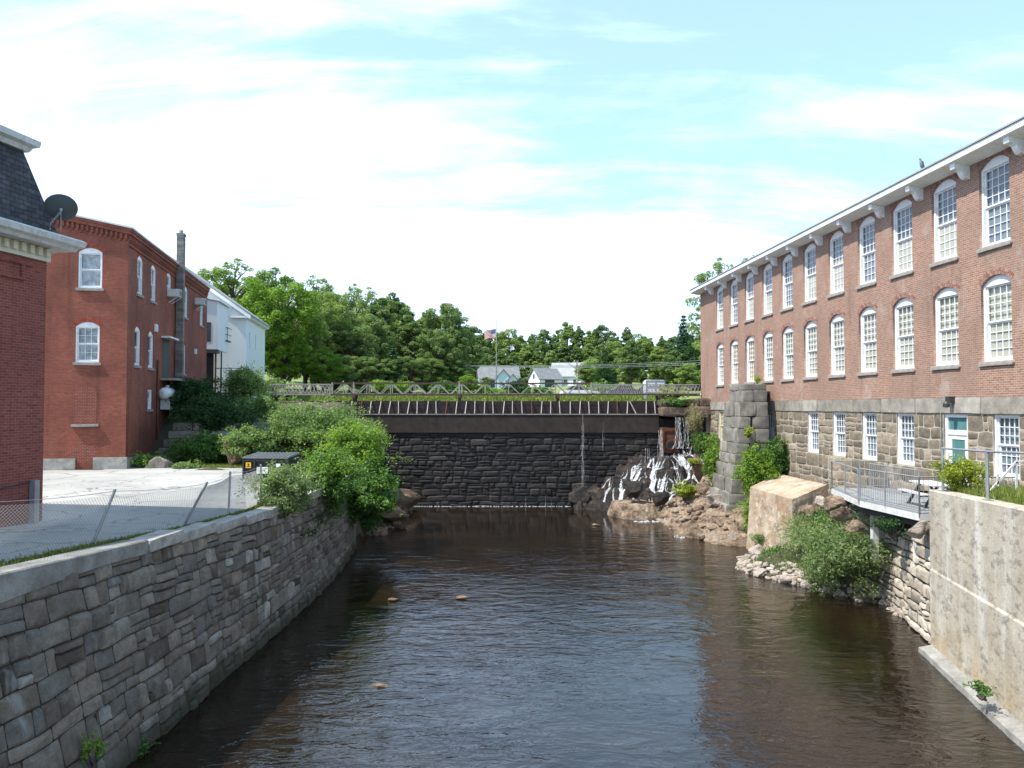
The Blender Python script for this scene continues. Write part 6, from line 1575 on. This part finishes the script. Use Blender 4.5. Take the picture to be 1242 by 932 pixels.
T['sparse'] = tree_proto('tall', 19, 4.4, 13000, .26, L_TREE_A, 311, .14, k=120, cr=.12)
used = set(); TR = random.Random(99)
def tree(kind, px, top, Y, lb, group=None, wid=1.0):
    p = P(px, top, Y); z = terr(p.x, Y)-.1
    if Y < 60: z = 0
    o = T[kind] if kind not in used else copy_tree(T[kind]); used.add(kind)
    s = (p.z-z)/T[kind]['H']; sx = s*wid*TR.uniform(.92, 1.08)
    o.location = (p.x, Y, z); o.scale = (sx, sx, s); o.rotation_euler = (0, 0, TR.uniform(0, 6.28)); tag(o, lb, 'tree', group)
    return o
tree('near_a', 336, 322, 84, 'large bright green tree rising right beside the white house', None, 1.15)
tree('sparse', 283, 304, 90, 'thin loose crowned tree showing above the white house roof', None, 1.7)
tree('near_a', 305, 345, 96, 'bright green tree behind the ridge of the white house', None, .9)
tree('near_b', 372, 352, 90, 'light green tree second to the right of the white house', None, 1.1)
tree('sparse', 382, 326, 98, 'see through airy tree against the sky right of the bright green tree', None, 1.3)
tree('near_b', 408, 348, 104, 'mid green tree behind the utility pole and left catwalk', None, 1.2)
tree('sparse', 428, 336, 116, 'slender sparse tree with open top in the left wood', None, .9)
tree('sparse', 258, 314, 100, 'leftmost airy tree peeking over the far end of the red brick building', None, 1.3)
tree('near_b', 318, 322, 100, 'light airy tree behind the big bright tree near the white house', None, 1.3)
tree('near_b', 396, 340, 120, 'light green tree with ragged top left of the gap in the wood', None, 1.2)
tree('sparse', 444, 340, 126, 'airy tree with high open crown right of the slender sparse tree', None, 1.3)
tree('tall_b', 483, 362, 140, 'pale green tree behind the feathery slim tree', None, 1.3)
tree('near_c', 425, 385, 100, 'dark green tree low behind the left catwalk end', None, 1.3)
tree('tall_a', 462, 356, 122, 'tall dark poplar left of the gap in the left wood', None, 1.2)
tree('near_c', 448, 372, 112, 'broad dark tree in front of the tall dark poplar', None, 1.2)
tree('tall_c', 477, 352, 130, 'slim tree with feathery top in the left wood', None, 1.2)
tree('tall_a', 497, 378, 118, 'dark tree left of the utility pole by the pale road', None, 1.3)
tree('tall_b', 519, 375, 126, 'mid green tree behind the utility pole by the pale road', None, 1.2)
tree('near_c', 541, 357, 112, 'tall dense dark green tree standing out in the middle of the wood', None, .95)
tree('near_c', 533, 392, 108, 'lower dark tree at the foot of the tall dense tree', None, 1.1)
tree('conifer_a', 476, 418, 100, 'small dark conifer in front of the left wood', None, 1.5)
tree('round_b', 562, 396, 125, 'round green tree right beneath the tall dense tree', None, 1.0)
tree('near_a', 345, 398, 84, 'low bright green tree filling the space right of the white house', None, 1.3)
tree('near_a', 392, 420, 86, 'low bright green tree behind the left catwalk post', None, 1.6)
tree('near_c', 408, 425, 90, 'dark green low tree between the left poles', None, 1.7)
for k_, px in enumerate((440, 468, 497, 520, 548)):
    tree('near_c', px, 428+3*(k_ % 2), 96+3*k_, ['leftmost', 'second', 'middle', 'fourth', 'rightmost'][k_]+' of five low dark trees behind the left half of the catwalk', 'undergrowth trees behind the catwalk', 1.9)
for k_, px in enumerate((352, 386, 420, 452, 484, 516, 548)):
    tree(['tall_a', 'tall_b', 'round_b'][k_ % 3], px, 392+6*(k_ % 2), 158, ['leftmost', 'second', 'third', 'middle', 'fifth', 'sixth', 'rightmost'][k_]+' of seven background trees filling gaps deep in the left wood', 'background trees of the left wood', 1.6)
# the long wood on the rise behind the houses
prof = [(560, 402), (575, 396), (590, 399), (603, 402), (617, 398), (632, 405), (645, 404), (660, 400), (676, 398), (688, 388), (702, 394), (716, 399), (730, 394), (745, 401), (760, 395), (774, 404), (788, 408), (803, 406), (818, 408), (836, 403), (850, 400), (866, 398)]
kinds = ['tall_b', 'round_b', 'tall_a', 'tall_c', 'round_a', 'tall_b', 'tall_c', 'round_b', 'tall_a', 'tall_b', 'tall_c']
ORD = 'leftmost second third fourth fifth sixth seventh eighth ninth tenth eleventh twelfth thirteenth fourteenth fifteenth sixteenth seventeenth eighteenth nineteenth twentieth twenty-first twenty-second twenty-third twenty-fourth'.split()
def near(px):
    return 'left of the flagpole' if px < 592 else 'above the pale blue house' if px < 632 else 'above the small garage' if px < 678 else 'above the white house' if px < 712 else 'left of the tank' if px < 775 else 'above the tank' if px < 810 else 'beside the mill corner'
LOOK = dict(tall_a='narrow deep green', tall_b='narrow pale green', tall_c='slim mid green', round_a='round bright green', round_b='round deep green')
def olab(i, k, px, row): return '%s %s tree from left in far %s, %s' % (ORD[i] if i else 'first', LOOK[k], row, near(px))
for i, (px, top) in enumerate(prof):
    k = kinds[i % 11]; tree(k, px, top, 262+TR.uniform(-12, 20), olab(i, k, px, 'skyline row'), 'skyline trees of the far wood', 1.15)
for i in range(20):
    px = 560+i*15.5; k = kinds[(i*3+1) % 11]; tree(k, px, itp(px, [560, 690, 860], [424, 418, 424])+TR.uniform(-9, 9), 232+TR.uniform(-8, 8), olab(i, k, px, 'middle row'), 'middle trees of the far wood', 1.35)
for i in range(18):
    px = 566+i*16.5; k = ['round_a', 'round_b', 'tall_b'][i % 3]
    tree(k, px+TR.uniform(-4, 4), 442+TR.uniform(-7, 7), 214+TR.uniform(-4, 4), olab(i, k, px, 'front row'), 'front trees of the far wood', 1.7)
tree('conifer_a', 829, 380, 150, 'tall dark conifer with layered branches beside the mill corner', None, 1.15)
tree('conifer_b', 840, 402, 140, 'dark spreading conifer right against the mill corner', None, 1.3)
tree('round_a', 835, 440, 110, 'bright green bushy tree right behind the catwalk end at the mill', None, 1.5)
tree('round_b', 765, 412, 150, 'large dark rounded tree left of the white tank', None, 1.1)
tree('conifer_b', 733, 428, 140, 'dark conifer in front of the far wood left of the rounded tree', None, 1.5)
tree('round_a', 712, 438, 145, 'light green tree right of the white houses', None, 1.5)
tree('tall_b', 797, 418, 150, 'mid green tree above the white tank', None, 1.4)
tree('round_b', 818, 425, 140, 'dark green tree between the white tank and the tall conifer', None, 1.3)
tree('near_c', 633, 456, 118, 'small dark tree on the lawn left of the garage', None, .8)
tree('near_c', 590, 455, 120, 'small dark tree beside the flagpole foot', None, 1.2)
tree('near_a', 568, 452, 90, 'low bright feathery tree in front of the utility pole by the pond', None, 1.5)
tree('sparse', 870, 303, 85, 'leafy treetop showing above the left end of the mill roof', None, 1.0)
tree('sparse', 912, 299, 88, 'second treetop showing above the mill roof', None, .8)
tree('sparse', 862, 372, 66, 'thin young tree beside the far corner of the mill', None, .6)
# bare dead tree in the wood's edge
p = P(700, 437, 142); z = terr(p.x, p.y); dt = thing('dead_tree', 'bare pale dead tree in front of the far wood', 'tree', (p.x, p.y, z)); m = MB(); rr = random.Random(3); h = p.z-z
m.tube([(0, 0, -.5), (.1, 0, h*.5), (0, 0, h)], [.2, .13, .03], 6)
for i in range(14):
    a = rr.uniform(0, 6.28); z0 = h*rr.uniform(.35, .85); l = h*rr.uniform(.2, .4); e = (math.cos(a)*l, math.sin(a)*l, z0+l*.6); m.tube([(0, 0, z0), (e[0]*.5, e[1]*.5, z0+l*.2), e], [.08, .05, .02], 5)
m.build('trunk', M_BARKPALE, dt)
# bushes on the lawn beyond
for i, (px, py, Y, rx, rz_, mt, lb) in enumerate(((625, 472, 112, 2.6, 1.5, L_DARK, 'dark bush in front of the pale blue house'), (655, 478, 108, 2.2, 1.1, L_MID, 'green bush on the lawn left of the garage door'), (585, 478, 92, 3.0, 1.2, L_BRIGHT, 'bright green bush left of the flagpole foot by the pond'), (725, 474, 96, 2.8, 1.2, L_ROSE, 'pale green bush behind the catwalk right of the white houses'), (470, 471, 92, 3.6, 1.1, L_BRIGHT, 'bright green bush behind the catwalk left of the pale road'), (545, 472, 96, 2.8, 1.0, L_MID, 'green bush right of the pale road'), (330, 478, 60, 1.6, 1.2, L_ROSE, 'leafy bush at the left end of the catwalk'), (812, 480, 62, 1.2, .6, L_YELLOW, 'small yellow green bush right of the white tank'))):
    bpx(lb, px, py, Y, (rx, rx*.7, rz_), 3000, .26, mt, 400+i, k=18, sprays=14, slen=.8)
for o in list(bpy.data.objects):
    if 'H' in o: del o['H']
